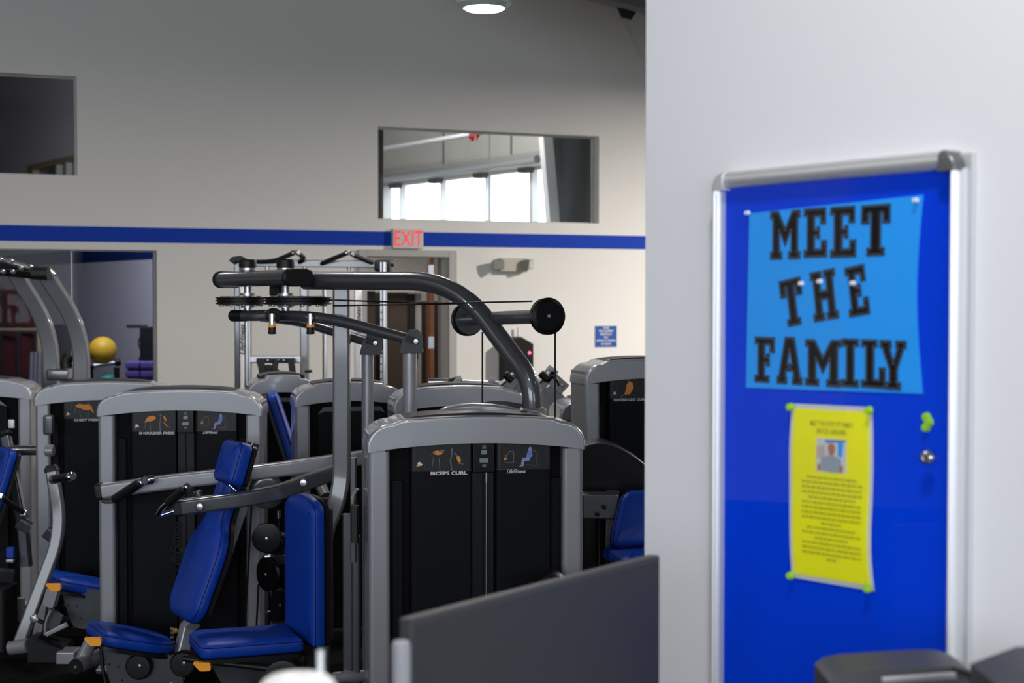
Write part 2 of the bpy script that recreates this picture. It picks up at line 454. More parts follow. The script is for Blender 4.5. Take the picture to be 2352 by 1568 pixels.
# little clerestory window with tan jamb
wn = MB()
wn.fbox(OS, DP, NP, ZZ, (cw[0], cw[0] + .25), (-.1, .02), (cw[2], cw[3])).fbox(OS, DP, NP, ZZ, (cw[0], cw[1]), (-.1, .02), (cw[3] - .07, cw[3]))
wo = wn.build('window_2', TAN, kind='structure')
for px in (130, 152):
    u = su(px, 390)[0]
    MB().fbox(OS, DP, NP, ZZ, (u - .03, u + .03), (-.1, .01), (cw[2], cw[3])).build('mullion', FRAMEG, wo)
MB().fbox(OS, DP, NP, ZZ, (cw[0], cw[1]), (-.08, -.07), (cw[2], cw[3])).build('pane', mat('dusk_glass', (.16, .21, .25), .2), wo)
f1 = gp(OS, uSl, 0); f2 = wp(uL, 0, -.2); fl = f2 - f1; ff = fl.normalized()
MB().fbox(f1, ff, V3((-ff.y, ff.x, 0)), ZZ, (0, fl.length), (-.05, .05), (0, HC)).build('wall_studio_end', DARKW, kind='structure')
cs = gp(OS, uSr, 0)
slab([(f1.x, f1.y), (f2.x, f2.y), (cs.x, cs.y)], HC, HC + .1, 'ceiling_studio', CEIL)
area('studio_fill', P(215, 440, 14.95), P(200, 760, 16.8), .8, .8, 62, (.92, .95, 1.0))  # unseen fill light added to brighten the balls and steps
area('studio_wall_fill', P(20, 440, 15.2), P(140, 320, 20.4), .5, .5, 22, (1, .86, .80))  # unseen warm fill added to lift the upper studio wall
# panes
def pane(Wd, name, m, seams, label=None):
    r = MB()
    r.fbox(OW, UW, NW, ZZ, (Wd[0], Wd[1]), (-.15, -.142), (Wd[2], Wd[3]))
    return r.build(name, m)
for i, (Wd, m, seams) in enumerate(((W1, GLASS, (1124,)), (W2, GLASS, ()), (W3, GLASS_R, (162,)))):
    fr = MB(); e = .012
    fr.fbox(OW, UW, NW, ZZ, (Wd[0], Wd[0]+e), (-.17, -.12), (Wd[2], Wd[3])).fbox(OW, UW, NW, ZZ, (Wd[1]-e, Wd[1]), (-.17, -.12), (Wd[2], Wd[3]))
    fr.fbox(OW, UW, NW, ZZ, (Wd[0]+e, Wd[1]-e), (-.17, -.12), (Wd[2], Wd[2]+e)).fbox(OW, UW, NW, ZZ, (Wd[0]+e, Wd[1]-e), (-.17, -.12), (Wd[3]-e, Wd[3]))
    fo = fr.build('window_%d' % (i + 3), FRAMEG, kind='structure')
    us = [Wd[0]+e] + [wuz(px, 400, -.15)[0] for px in seams] + [Wd[1]-e]
    for a, b in zip(us, us[1:]):
        MB().fbox(OW, UW, NW, ZZ, (a + .002, b - .002), (-.15, -.142), (Wd[2]+e, Wd[3]-e)).build('pane', m, fo)
    for u in us[1:-1]:
        MB().fbox(OW, UW, NW, ZZ, (u - .004, u + .004), (-.152, -.138), (Wd[2]+e, Wd[3]-e)).build('glazing_seam', STEEL, fo)
# studio contents
def ball(name, label, m, px, py, rp, Y):
    r = m_px(rp, Y); c = P(px, py, Y)
    prof = [(max(1e-4, r*math.sin(math.pi*i/18)), -r*math.cos(math.pi*i/18)) for i in range(19)]
    for j in range(2, 17, 2): prof[j] = (prof[j][0]*1.006, prof[j][1])
    o = MB().lathe(prof, (0, 0, 0), ZZ, 36).build(name, m); o.location = c
    return tag(o, label, 'ball')
YB = 15.7
ball('exercise_ball', 'yellow exercise ball lying on the ball rack behind the studio glass', YEL_B, 236, 805, 32, YB)
ball('exercise_ball', 'teal exercise ball below the yellow one behind the studio glass', GRN_B, 249, 885, 29, YB)
rk = thing('ball_rack', 'metal rail rack that carries the yellow and teal exercise balls', 'rack', floor_pt(P(240, 840, YB)))
for dy in (-.11, .09):
    a, b = P(208, 841, YB + dy), P(270, 832, YB + dy + .1)
    MB().cyl(a, b, .022).build('rail', STEEL, rk)
    for q in (a, b): MB().cyl(q - (b-a).normalized()*.03, q + (b-a).normalized()*.03, .04, bev=.008).build('end_cap', BLACK, rk)
    a2, b2 = P(206, 922, YB + dy), P(288, 916, YB + dy + .1); MB().cyl(a2, b2, .022).build('rail', STEEL, rk)
for px in (207, 268):
    p = P(px, 837, YB - .06); MB().cyl(floor_pt(p), p - ZZ*.03, .03).build('upright', BLACK, rk)
for i in range(4):
    for k, px in enumerate((313, 348)):
        Y = 15.45
        z = P(313, 897 - 20*i, Y).z
        c = P(px, 850, Y); c.z = z
        st = MB().box(c, (.145, .34, .062), bev=.012).build('aerobic_step', PURPLE)
        MB().box(c - ZZ*.045, (.11, .28, .028)).build('riser', PURPLE_D, st)
        tag(st, ['lowest', 'second lowest', 'second highest', 'topmost'][i] + ' purple step platform in the ' + ('pile nearer the yellow ball' if k == 0 else 'pile nearer the window jamb'), 'step', 'purple step platforms behind the glass')
bs = thing('barbell_stand', 'black upright stand with short pegs behind the purple steps', 'stand', floor_pt(P(340, 800, 15.9)))
MB().box(P(342, 790, 15.9) , (.145, .2, .36), bev=.01).sweep([P(335, 820, 15.9), P(332, 880, 15.9), P(332, 1060, 15.9)], rrect(.13, .1, .01), up=YY).build('body', BLACK, bs)
MB().cyl(P(338, 749, 15.9), P(291, 749, 15.9), .016).build('arm', BLACK, bs)
for px in (295, 303, 311, 320): MB().cyl(P(px, 753, 15.9), P(px, 745, 15.9), .014, bev=.003).build('peg', BLACK, bs)
MB().sweep(fillet([P(328, 765, 15.85), P(316, 785, 15.85), P(324, 806, 15.85)], .1), circ(.008, 8)).build('cable', BLACK, bs)
# red padded mats hung on the studio wall with a tan rail
rm = thing('wall_mat', 'dark red padded mats with a tan rail on the studio wall', 'mat', P(50, 900, 18.2))
for k, (xa, xb) in enumerate(((-60, 3), (4, 42), (43, 82))):
    for ya, yb in ((655, 752), (764, 900)):
        a, b = P(xa, ya, 18.2 - k*.2), P(xb, yb, 18.2 - k*.2)
        MB().box((a + b)/2, (abs(b.x - a.x) - .02, .05, abs(a.z - b.z)), bev=.02).build('mat_panel', REDC, rm)
MB().cyl(P(-60, 757, 18.0), P(92, 757, 17.6), .022).build('rail', TAN, rm); MB().cyl(P(90, 757, 17.6), P(90, 900, 17.6), .03).build('rail_post', TAN, rm)
tw = thing('folded_mat', 'pale grey mats rolled upright beside the red wall mats', 'mat', P(75, 900, 17.3))
for i in range(3): MB().cyl(P(70 + 9*i, 900, 17.3), P(73 + 9*i, 808, 17.3), .022).build('roll', SILVER, tw)
# ------------------------------------------------------------------ door, frame, vestibule
fw = (D1[0], D1[1], D1[3])
df = MB()
uo0, uo1, zo = wuz(822, 700)[0], wuz(1047, 700)[0], wuz(935, 574)[1]
for a, b in ((uo0, fw[0]), (fw[1], uo1)): df.fbox(OW, UW, NW, ZZ, (a, b), (-.21, .035), (0, zo), .006)
df.fbox(OW, UW, NW, ZZ, (fw[0], fw[1]), (-.21, .034), (fw[2], zo), .006)
df.fbox(OW, UW, NW, ZZ, (fw[1] - .035, fw[1]), (-.21, -.10), (0, fw[2])).build('door_frame_1', FRAMEG, kind='structure')
hx = fw[1] - .055
NB = -NW
dleaf = thing('door_1', 'orange brown wooden door standing open inside the grey frame', 'door', wp(hx, 0, -.22)); dleaf['kind'] = 'structure'
da = V3((-.10, 1, 0)).normalized(); db = V3((-da.y, da.x, 0))
MB().fbox(wp(hx - .02, .01, -.2), da, db, ZZ, (0, .86), (0, .045), (0, 2.06), .003).build('leaf', WOOD, dleaf)
for zz in (wuz(1015, 624)[1], wuz(1015, 790)[1], .5): MB().fbox(wp(hx - .02, .01, -.2), da, db, ZZ, (-.005, 0), (.005, .06), (zz - .06, zz + .06)).build('hinge', STEEL, dleaf)
# vestibule walls, lockers and lamp
vz, vd = 2.36, 3.2
va, vb = uo0 - .1, uo1 + 1.7
MB().fbox(OW, UW, NW, ZZ, (va, vb), (-vd - .1, -vd), (0, vz)).build('wall_vestibule_far', WALL, kind='structure')
MB().fbox(OW, UW, NW, ZZ, (va - .1, va), (-vd, -.2), (0, vz)).build('wall_vestibule_left', WALL, kind='structure')
MB().fbox(OW, UW, NW, ZZ, (vb, vb + .1), (-vd, -.2), (0, vz)).build('wall_vestibule_right', WALL, kind='structure')
MB().fbox(OW, UW, NW, ZZ, (va, vb), (-vd, -.2), (vz, vz + .05)).build('ceiling_vestibule', WALL, kind='structure')
o = MB().fbox(OW, UW, NW, ZZ, (wuz(826, 592, -2)[0], wuz(872, 592, -2)[0]), (-2.3, -1.9), (vz - .05, vz)).build('ceiling_light', LAMPD)
tag(o, 'small bright ceiling light inside the open doorway', 'lamp')
area('vestibule_light', wp((va+vb)/2, vz - .12, -1.6), wp((va+vb)/2, 0, -1.6), .6, .6, 9, (1, .97, .93))
def lock(pa, pb, ytop, off, m, lab):
    a, zt = wuz(pa, ytop, off); b, _ = wuz(pb, ytop, off)
    r = thing('locker', lab, 'locker', wp((a+b)/2, 0, off - .2), 'lockers inside the doorway')
    MB().fbox(OW, UW, NW, ZZ, (a, b), (off - .45, off), (0, zt), .006).build('body', m, r)
    MB().fbox(OW, UW, NW, ZZ, (a + .02, b - .02), (off, off + .015), (.08, zt - .04), .004).build('door_panel', m, r)
    MB().fbox(OW, UW, NW, ZZ, (b - .07, b - .05), (off + .015, off + .035), (.95, 1.1), .004).build('handle', LOCKD, r)
lock(800, 862, 668, -2.2, LOCKR, 'brown locker behind the text marked post of the cable machine')
lock(885, 936, 672, -2.2, LOCKR, 'brown locker in the middle of the open doorway')
lock(937, 953.5, 674, -2.2, LOCKD, 'narrow black locker between the brown one and the grey post')
lock(954.5, 968, 674, -2.2, FRAMEG, 'narrow grey locker side inside the open doorway')
lock(969, 1012, 692, -2.2, LOCKD, 'black locker next to the open wooden door')
MB().fbox(OW, UW, NW, ZZ, (va, vb), (-2.5, -2.05), (wuz(935, 668, -2.2)[1], wuz(935, 661, -2.2)[1])).build('trim_2', FRAMEG, kind='structure')
# ------------------------------------------------------------------ things on the back wall
a, zt = wuz(903, 525, .07); b, zb = wuz(973, 571, .07)
ex = thing('exit_sign', 'pale exit sign with red letters mounted above the door frame', 'sign', wp((a+b)/2, zb, 0))
MB().fbox(OW, UW, NW, ZZ, (a, b), (.001, .07), (zb, zt), .006).build('housing', EXITW, ex)
MB().text('EXIT', wp((a+b)/2, zb + .028, .072), UW, ZZ, (zt - zb)*.76, sx=.70, bold=.006).build('lettering', RED, ex, flat=True, label='red EXIT letters')
a, zt = wuz(1143, 592, .06); b, zb = wuz(1211, 624, .06)
em = thing('emergency_light', 'cream emergency light with two square lamp heads beside the doorway', 'lamp', wp((a+b)/2, zb, 0))
MB().fbox(OW, UW, NW, ZZ, (a + .02, b), (.001, .085), (zb, zt), .012).build('housing', LAMPB, em)
for px, sgn in ((1147, 1), (1210, -1)):
    u, z = wuz(px, 606, .12)
    c = wp(u, z, .12); ax = (NW*.8 - UW*.55*sgn*(1 if sgn > 0 else 1) - ZZ*.15).normalized() if sgn > 0 else (NW*.7 + UW*.7 - ZZ*.1).normalized()
    sd = ax.cross(ZZ).normalized(); up = sd.cross(ax)
    h = MB(); h.sweep([c - ax*.05, c - ax*.03, c + ax*.045, c + ax*.05], rrect(.12, .105, .02), up=up, scale=[.6, .75, 1, .95]).build('lamp_head', LAMPG, em)
    MB().box(c + ax*.051, (.1, .004, .088), Matrix((sd, ax, up)).transposed(), .002).build('lens', mat('lens', (.55, .55, .52), .1), em)
a, zt = wuz(1366.5, 748.5); b, zb = wuz(1416, 796)
sg = thing('notice_sign', 'small blue notice sign with white lettering on the wall', 'sign', wp((a+b)/2, zb, 0))
MB().fbox(OW, UW, NW, ZZ, (a, b), (.001, .006), (zb, zt), .001).build('plate', SIGNB, sg)
MB().fbox(OW, UW, NW, ZZ, (a - .003, b + .003), (.0005, .003), (zb - .003, zt + .003)).build('border', WHITE_INK, sg)
H_ = zt - zb; m_ = MB()
for txt, fr, wd in (('PLEASE', .86, .34), ('TREAT EQUIPMENT', .71, .74), ('RESPECTFULLY', .56, .62), ('NO', .41, .15), ('DROPPING OR THROWING', .25, .92), ('OF WEIGHTS', .09, .5)):
    m_.text(txt, wp((a+b)/2, zb + H_*fr, .0075), UW, ZZ, H_*.10, sx=(b-a)*wd/(len(txt)*H_*.10*.92), bold=.02)
m_.build('lettering', WHITE, sg, flat=True, label='white lettering')
a, zt = wuz(1190, 790, .16); b, zb = wuz(1225, 886, .16)
dp = thing('dispenser', 'black wall dispenser box with a red indicator light', 'dispenser', wp(a, zb, .0))
a2 = wuz(1159, 800, .16)[0]
MB().prism([(a2, zb), (b, zb), (b, zt), (a2 + .18, zt + .075), (a2, zt + .02)], wp(0, 0, .002), UW, ZZ, NW*.16).build('housing', BLACK, dp)
lz = wuz(1216, 810, .16)
MB().lathe([(.016, 0), (.014, .008), (.004, .012)], wp(lz[0], lz[1], .161), NW, 14).build('indicator_light', LED, dp)
MB().cyl(wp(wuz(1193, 780, .08)[0], zt + .02, .05), wp(wuz(1193, 780, .08)[0], zt + .17, .05), .012).build('antenna', WHITE, dp)
# ------------------------------------------------------------------ ceiling beam and high bay lamp
rb = MB(); A0, A1 = P(1180, -42, 13.2), P(1720, 96, 12.4)
A1 = A0 + (A1 - A0)*1.7; rd = (A1 - A0).normalized()
rb.sweep([A0 + ZZ*.55, A1 + ZZ*.55], rrect(.02, 1.0, .004), up=ZZ)
rbm = rb.build('beam', BEAM, kind='structure')
MB().sweep([A0 + ZZ*.03, A1 + ZZ*.03], rrect(.24, .03, .004), up=ZZ).build('flange', CEIL, rbm)
c = P(1440, 33, 12.9); MB().prism([(-.09, .04), (.09, .04), (.04, -.035), (-.05, -.035)], c, rd, ZZ, YY*.06).build('clip', BLACK, rbm)
def high_bay(x, y, z, power, lab, grp=None):
    r = thing('high_bay_lamp', lab, 'lamp', (x, y, z), grp)
    R = .176
    MB().lathe([(R*.70, -.004), (R*.74, -.022), (R*.97, .004), (R, .03), (R*.98, .07), (R*.80, .085), (R*.45, .10), (R*.42, .18), (.02, .19)], (x, y, z), ZZ, 40).build('housing', LAMPH, r)
    fins = MB()
    for i in range(20):
        t = 2*math.pi*i/20; d = V3((math.cos(t), math.sin(t), 0)); e = V3((-d.y, d.x, 0))
        fins.fbox(V3((x, y, z)), d, e, ZZ, (R*.45, R*.9), (-.003, .003), (.085, .17))
    fins.build('cooling_fins', LAMPH, r)
    MB().lathe([(R*.70, 0), (R*.71, -.024), (R*.6, -.034), (.01, -.04)], (x, y, z), ZZ, 40).build('diffuser', LAMPD, r)
    MB().cyl((x, y, z + .18), (x, y, HC), .006).build('hanging_rod', STEEL, r)
    l = area('high_bay_light', (x, y, z - .06), (x, y, 0), R*1.4, 0, power, (1.0, .94, .88), 'DISK'); l.parent = r; l.location = (0, 0, -.06); l.rotation_euler = (0, 0, 0)
vis = P(1112, 19, 9.6)
LAMPS[0] = (vis.x, vis.y, vis.z + .02, LAMPS[0][3])
for i, (x, y, z, pw) in enumerate(LAMPS):
    high_bay(x, y, z, pw, ['round high bay lamp hanging in front of the back wall', 'high bay lamp hidden beyond the white partition', 'high bay lamp near the side wall above the exercise machines', 'high bay lamp over the walkway', 'unseen high bay lamp added to brighten the reception counter',
        'high bay lamp beyond the partition above the leg machine', 'high bay lamp above the shoulder press machine', 'unseen high bay lamp added for glints, behind the visitor over the entrance lane', 'unseen high bay lamp added for glints, behind the visitor on the partition side', 'unseen high bay lamp added for glints in the far front corner', 'unseen high bay lamp added for glints, beyond the partition near the counter', 'unseen high bay lamp added for glints in front of the studio glass'][i], 'round high bay lamps')
# ------------------------------------------------------------------ weight towers
MC = {}
def tower(root, pl, pr, Yl, ang, ztop, D=.24, title='', figure=0, brand=True, rod=False, plain=False):
    a = math.radians(ang); ex = V3((math.cos(a), math.sin(a), 0)); ey = V3((-math.sin(a), math.cos(a), 0))
    O = at(pl, HZ, Yl); O.z = 0
    k = (pr - 1176) / FPX
    Wd = (k*O.y - O.x) / (ex.x - k*ex.y)         # width so that the far front corner falls where the photo has it
    s = .7255/496                                # one unit of the reference drawing
    if root is None: return O, ex, ey, Wd
    L = lambda x, y, z: O + ex*x + ey*y + ZZ*z
    pw = .073
    for x0 in (0, Wd - pw):
        MB().sweep([L(x0 + pw/2, D/2, .0), L(x0 + pw/2, D/2, ztop - .06)], rrect(pw, D, .016, 4), up=ey).build('post', SILVER, root)
        MB().box(L(x0 + pw/2, D/2, .012), (pw + .03, D + .04, .024), Matrix((ex, ey, ZZ)).transposed(), .006).build('foot_plate', SILVER_D, root)
    top = lambda x: ztop - .022*((x - Wd/2)/(Wd/2))**2
    bot = lambda x: ztop - .093 - .026*((x - Wd/2)/(Wd/2))**2
    e = .006; R = .088
    pts = []
    n = 22
    for i in range(n + 1):
        x = -e + (Wd + 2*e)*i/n; pts.append((x, bot(x)))
    for i in range(9):
        t = math.radians(90*i/8); xr = Wd + e - R
        pts.append((xr + R*math.cos(t), top(Wd) - R*.92 + R*.92*math.sin(t)))
    for i in range(1, n):
        x = Wd + e - R - (Wd + 2*e - 2*R)*i/n; pts.append((x, top(x)))
    for i in range(9):
        t = math.radians(90 + 90*i/8); pts.append((-e + R + R*math.cos(t), top(0) - R*.92 + R*.92*math.sin(t)))
    cm = MB()
    ringsy = ((.012, -.010), (.005, -.0075), (.0012, -.001), (0, .010), (0, D - .012), (.004, D), (.012, D + .008))
    m = len(pts); vs = []; fs = []
    for d, y in ringsy:
        q = inset(pts, d) if d else pts
        # keep the underside edge crisp
        vs += [L(x, y - .004, z if i > n else pts[i][1]) for i, (x, z) in enumerate(q)]
    for j in range(len(ringsy) - 1):
        for i in range(m): fs.append([j*m+i, j*m+(i+1) % m, (j+1)*m+(i+1) % m, (j+1)*m+i])
    fs += [list(range(m))[::-1], [(len(ringsy)-1)*m + i for i in range(m)]]
    cm.add(vs, fs); cap = cm.build('cap', SILVER, root, ang=40)
    im = MB()
    xs = [Wd*.17 + Wd*.66*i/14 for i in range(15)]
    ins = [(x, top(x) + .0005 + .007*math.sin(math.pi*i/14)**.5) for i, x in enumerate(xs)]
    im.prism(ins + [(xs[-1], top(xs[-1]) - .02), (xs[0], top(xs[0]) - .02)], L(0, .03, 0), ex, ZZ, ey*(D - .06)).build('top_inset', BLACKG, cap)
    MB().fbox(L(0, 0, 0), ex, ey, ZZ, (pw, Wd - pw), (.05, D - .02), (.05, ztop - .08)).build('recess', RECESS, root)
    # seam lines under the cap
    for x0 in (-.003, Wd - pw - .003): MB().fbox(L(0, 0, 0), ex, ey, ZZ, (x0 + .004, x0 + pw + .002), (.0, D), (bot(x0 + pw/2) - .004, bot(x0 + pw/2) + .006)).build('seam', BLACK, root)
    u = (Wd - .7255) * .5
    X = lambda px: (px - 845)*s * Wd/.7255
    Z = lambda py: ztop - (py - 957)*s
    yf = .012
    zl, zh = .06, ztop - .088
    sh = []
    if plain:
        bk_ = MB().prism(roundpoly([(X(950), zl), (X(1262), zl), (X(1262), ztop - .155), (X(1240), ztop - .125), (X(975), ztop - .125), (X(950), ztop - .155)], .01), L(0, .02, 0), ex, ZZ, ey*.05).build('back_cover', SHROUD, root)
        MB().prism([(X(948), ztop - .158), (X(975), ztop - .124), (X(1240), ztop - .124), (X(1264), ztop - .158), (X(1236), ztop - .145), (X(979), ztop - .145)], L(0, .014, 0), ex, ZZ, ey*.02).build('cover_lip', SILVER_D, bk_)
        return O, ex, ey, Wd
    for x0, x1 in ((X(940), X(1081)), (X(1136), X(1265))):
        p_ = roundpoly([(x0, 0), (x1, 0), (x1, .05), (x0, .05)], [.018, .006, .001, .001], 4)
        sh.append(MB().prism(p_, L(0, yf, zl), ex, ey, ZZ*(zh - .10 - zl)).build('shroud_panel', SHROUD, root))
    for x0, x1 in ((X(900), X(926)), (X(1268), X(1296))):
        MB().fbox(L(0, 0, 0), ex, ey, ZZ, (x0, x1), (.035, .09), (zl, ztop - .22), .006).build('side_panel', SHROUD, root)
    ch = MB().fbox(L(0, 0, 0), ex, ey, ZZ, (X(1083), X(1134)), (.022, .06), (zl, Z(1092)), .004).build('channel', CHAN, root)
    MB().fbox(L(0, 0, 0), ex, ey, ZZ, (X(1107), X(1109.5)), (.020, .03), (zl, Z(1094))).build('slot', RECESS, ch)
    # display with two readouts
    dz = Z(1091)
    dm = MB().fbox(L(0, 0, 0), ex, ey, ZZ, (X(1083), X(1134)), (.006, .06), (dz, zh), .004).build('display', BLACKG, root)
    for x0, x1, y0, y1 in ((1103, 1116, 1038, 1048), (1099, 1119, 1057, 1067)):
        MB().fbox(L(0, 0, 0), ex, ey, ZZ, (X(x0), X(x1)), (.0035, .0065), (Z(y1), Z(y0))).build('lcd', LCD, dm)
    ic = MB()
    ic.fbox(L(0, 0, 0), ex, ey, ZZ, (X(1105), X(1114)), (.0045, .0062), (Z(1035), Z(1027)), mi=0).fbox(L(0, 0, 0), ex, ey, ZZ, (X(1105), X(1114)), (.0045, .0062), (Z(1078), Z(1071)), mi=0)
    ic.build('icon', GREY_INK, dm)
    # placards with the printed figures
    def ell(cx, cy, rx, ry, rot=0., nn=14):
        c_, s_ = math.cos(rot), math.sin(rot)
        return [(cx + rx*math.cos(2*math.pi*i/nn)*c_ - ry*math.sin(2*math.pi*i/nn)*s_, cy + rx*math.cos(2*math.pi*i/nn)*s_ + ry*math.sin(2*math.pi*i/nn)*c_) for i in range(nn)]
    def ln(pts_, wd):
        out = []
        for (x1, y1), (x2, y2) in zip(pts_, pts_[1:]):
            d = math.hypot(x2-x1, y2-y1); nx, ny = -(y2-y1)/d*wd/2, (x2-x1)/d*wd/2
            out.append([(x1+nx, y1+ny), (x2+nx, y2+ny), (x2-nx, y2-ny), (x1-nx, y1-ny)])
        return out
    INK = [WHITE_INK, GREY_INK, ORANGE_INK, BLUE_INK, VIOLET_INK, DIM_INK]
    for side, (x0, x1) in enumerate(((X(940), X(1081)), (X(1136), X(1265)))):
        p_ = roundpoly([(x0, 0), (x1, 0), (x1, .05), (x0, .05)], [.018, .006, .001, .001], 4)
        pl_ = MB().prism(p_, L(0, yf - .004, zh - .10), ex, ey, ZZ*.10).build('placard', BLACK, root)
        im = MB(); lay = [0]
        def put(poly, mi):
            lay[0] += 1
            im.add([L(X(px), yf - .0045 - .00008*lay[0], Z(py)) for px, py in poly], [list(range(len(poly)))], mi)
        if side == 0:
            for q in ln([(972, 1032), (972, 1076), (978, 1084), (1080, 1084)], .9): put(q, 5)
            put([(957, 1065), (962, 1063), (969, 1070), (963, 1073), (957, 1070)], 0); put([(954, 1071), (959, 1069), (960, 1074), (955, 1075)], 2)
            def stick(cx, bend):
                for q in ln([(cx - 14, 1050), (cx - 18, 1076)], 1.6) + ln([(cx - 2, 1056), (cx, 1084)], 1.8): put(q, 1)
            if figure == 0:       # arm flexors
                put(ell(1003, 1043, 11, 5, .05), 2); put(ell(1012, 1039, 7, 3, -.3), 1); stick(1008, 0)
                for q in ln([(985, 1080), (985, 1050), (1000, 1040)], 1.4) + ln([(1014, 1055), (1024, 1062), (1034, 1062)], 1): put(q, 5)
                put(ell(1035, 1037, 3.2, 4.5), 1); put(ell(1051, 1058, 4.2, 9, -.35), 2)
                for q in ln([(1036, 1042), (1032, 1062), (1035, 1084)], 3) + ln([(1041, 1043), (1048, 1052)], 3) + ln([(1049, 1068), (1062, 1070)], 2): put(q, 1)
            elif figure == 1:     # shoulder
                put(ell(1005, 1046, 15, 8, -.25), 2); put([(985, 1055), (998, 1046), (1000, 1052), (987, 1059)], 2); stick(1004, 0)
                put(ell(1034, 1036, 3.2, 4.5), 1); put(ell(1047, 1046, 3, 9, -.45), 2)
                for q in ln([(1034, 1042), (1031, 1064), (1033, 1086)], 3) + ln([(1041, 1054), (1052, 1070), (1066, 1072)], 2): put(q, 1)
                for q in ln([(1044, 1058), (1055, 1071)], 2): put(q, 2)
            elif figure == 2:     # chest
                put([(988, 1040), (1003, 1034), (1018, 1037), (1034, 1036), (1046, 1042), (1048, 1052), (1036, 1056), (1020, 1056), (1008, 1050), (992, 1045)], 2)
                put([(1040, 1054), (1048, 1052), (1056, 1066), (1050, 1064)], 2); put(ell(1036, 1033, 3, 4), 1)
                for q in ln([(990, 1046), (984, 1068)], 1.6) + ln([(1003, 1054), (1006, 1080)], 1.8) + ln([(1036, 1058), (1032, 1082)], 2): put(q, 1)
            else:                 # thigh
                put([(1008, 1040), (1020, 1030), (1032, 1036), (1036, 1052), (1020, 1074), (1012, 1072), (1022, 1054), (1008, 1076), (1000, 1072), (1006, 1056)], 2)
                for q in ln([(985, 1080), (1000, 1074)], 3) + ln([(1018, 1030), (1012, 1024)], 4): put(q, 1)
            if title:
                im.text(title, L(X(1028 if len(title) < 12 else 1022), yf - .0052, Z(1094)), ex, ZZ, s*7.2, sx=1.42 if len(title) < 12 else 1.30, bold=.035)
        else:
            for q in ln([(1136, 1084), (1232, 1084), (1237, 1078), (1237, 1030)], .9): put(q, 5)
            for q in ln([(1155, 1066), (1168, 1042), (1178, 1042), (1178, 1068), (1158, 1068)], 1.5): put(q, 1)
            put(ell(1159, 1060, 4, 2.4), 2)
            for q in ln([(1157, 1058), (1160, 1050)], 1.2): put(q, 2)
            for q in ln([(1212, 1064), (1222, 1040), (1230, 1044), (1230, 1076), (1208, 1074)], 1.6): put(q, 1)
            put(ell(1216, 1038, 4, 6, .2), 4); put([(1210, 1044), (1220, 1042), (1222, 1052), (1214, 1062), (1206, 1060)], 3)
            put([(1198, 1058), (1214, 1056), (1216, 1064), (1202, 1066)], 4); put([(1197, 1060), (1203, 1064), (1201, 1077), (1196, 1078), (1190, 1078), (1195, 1074)], 4)
            for q in ln([(1254, 1038), (1254, 1072)], 1): put(q, 5)
            if brand: im.text('LifeFitness', L(X(1183), yf - .0052, Z(1093)), ex, ZZ, s*8.5, sx=.86, shear=.45, bold=.02)
        if im.v: im.build('print', INK, pl_, flat=True, label='printed exercise diagram and lettering')
    if rod:
        MB().cyl(L(X(1115), .012, .3), L(X(1115), .012, Z(1094)), .0022, n=8).cyl(L(X(1115), .012, Z(1094) - .03), L(X(1115), .012, Z(1089)), .004, n=10).build('guide_cable', STEEL, root, label='thin pale cable in the centre channel')
    return O, ex, ey, Wd
def machine(name, label, pl, pr, Yl, ang):
    O, ex, ey, Wd = tower(None, pl, pr, Yl, ang, 1)
    return thing(name, label, 'exercise machine', O + ex*Wd/2 + ey*.12)
def bolt(mb, c, ax, r=.012): mb.lathe([(r, 0), (r, r*.3), (r*.75, r*.62), (.001, r*.7)], c, ax, 14)
TOCAM = V3((0, -1, 0))

# ---------- biceps curl
bc = machine('biceps_curl_machine', 'grey and black biceps curl machine with the nearest weight tower', 845, 1341, 5.1, 9)
tower(bc, 845, 1341, 5.1, 9, 1.276, D=.25, title='BICEPS CURL', figure=0, rod=True)
# side arm roller seen low at the edge of the tower front, and a rear lever
q = P(1268, 1352, 5.02); MB().cyl(q + YY*.1, q - YY*.03, .05, bev=.01).build('roller_pad', BLACK, bc)

# ---------- pec fly
pf = thing('pec_fly_machine', 'tall pec fly machine with an overhead boom, pulleys and a blue seat', 'exercise machine', floor_pt(P(1000, 900, 6.0)))
MB().sweep(fillet([P(812, 1050, 5.55), P(812, 1290, 5.55)], .1), rrect(.022, .03, .005), up=YY).build('rear_strut', SILVER_D, pf)
MB().sweep([P(815, 1160, 5.5), P(815, 1245, 5.5)], rrect(.028, .03, .006), up=YY).build('rear_grip', BLACK, pf)
MB().sweep(fillet([P(811, 1156, 5.5), P(812, 1140, 5.5), P(822, 1122, 5.5)], .03), circ(.008, 10)).build('rear_hook', CHROME, pf)
for px, wd in ((800, .04), (818, .032)): MB().sweep([P(px, 1230 if px > 810 else 1180, 5.75), floor_pt(P(px, 1230, 5.75))], rrect(wd, .05, .008), up=YY).build('rear_post', SILVER_D, pf)
MB().cyl(P(764, 1556, 5.7), P(838, 1551, 5.75), .022, bev=.004).build('foot_tube', SILVER, pf)

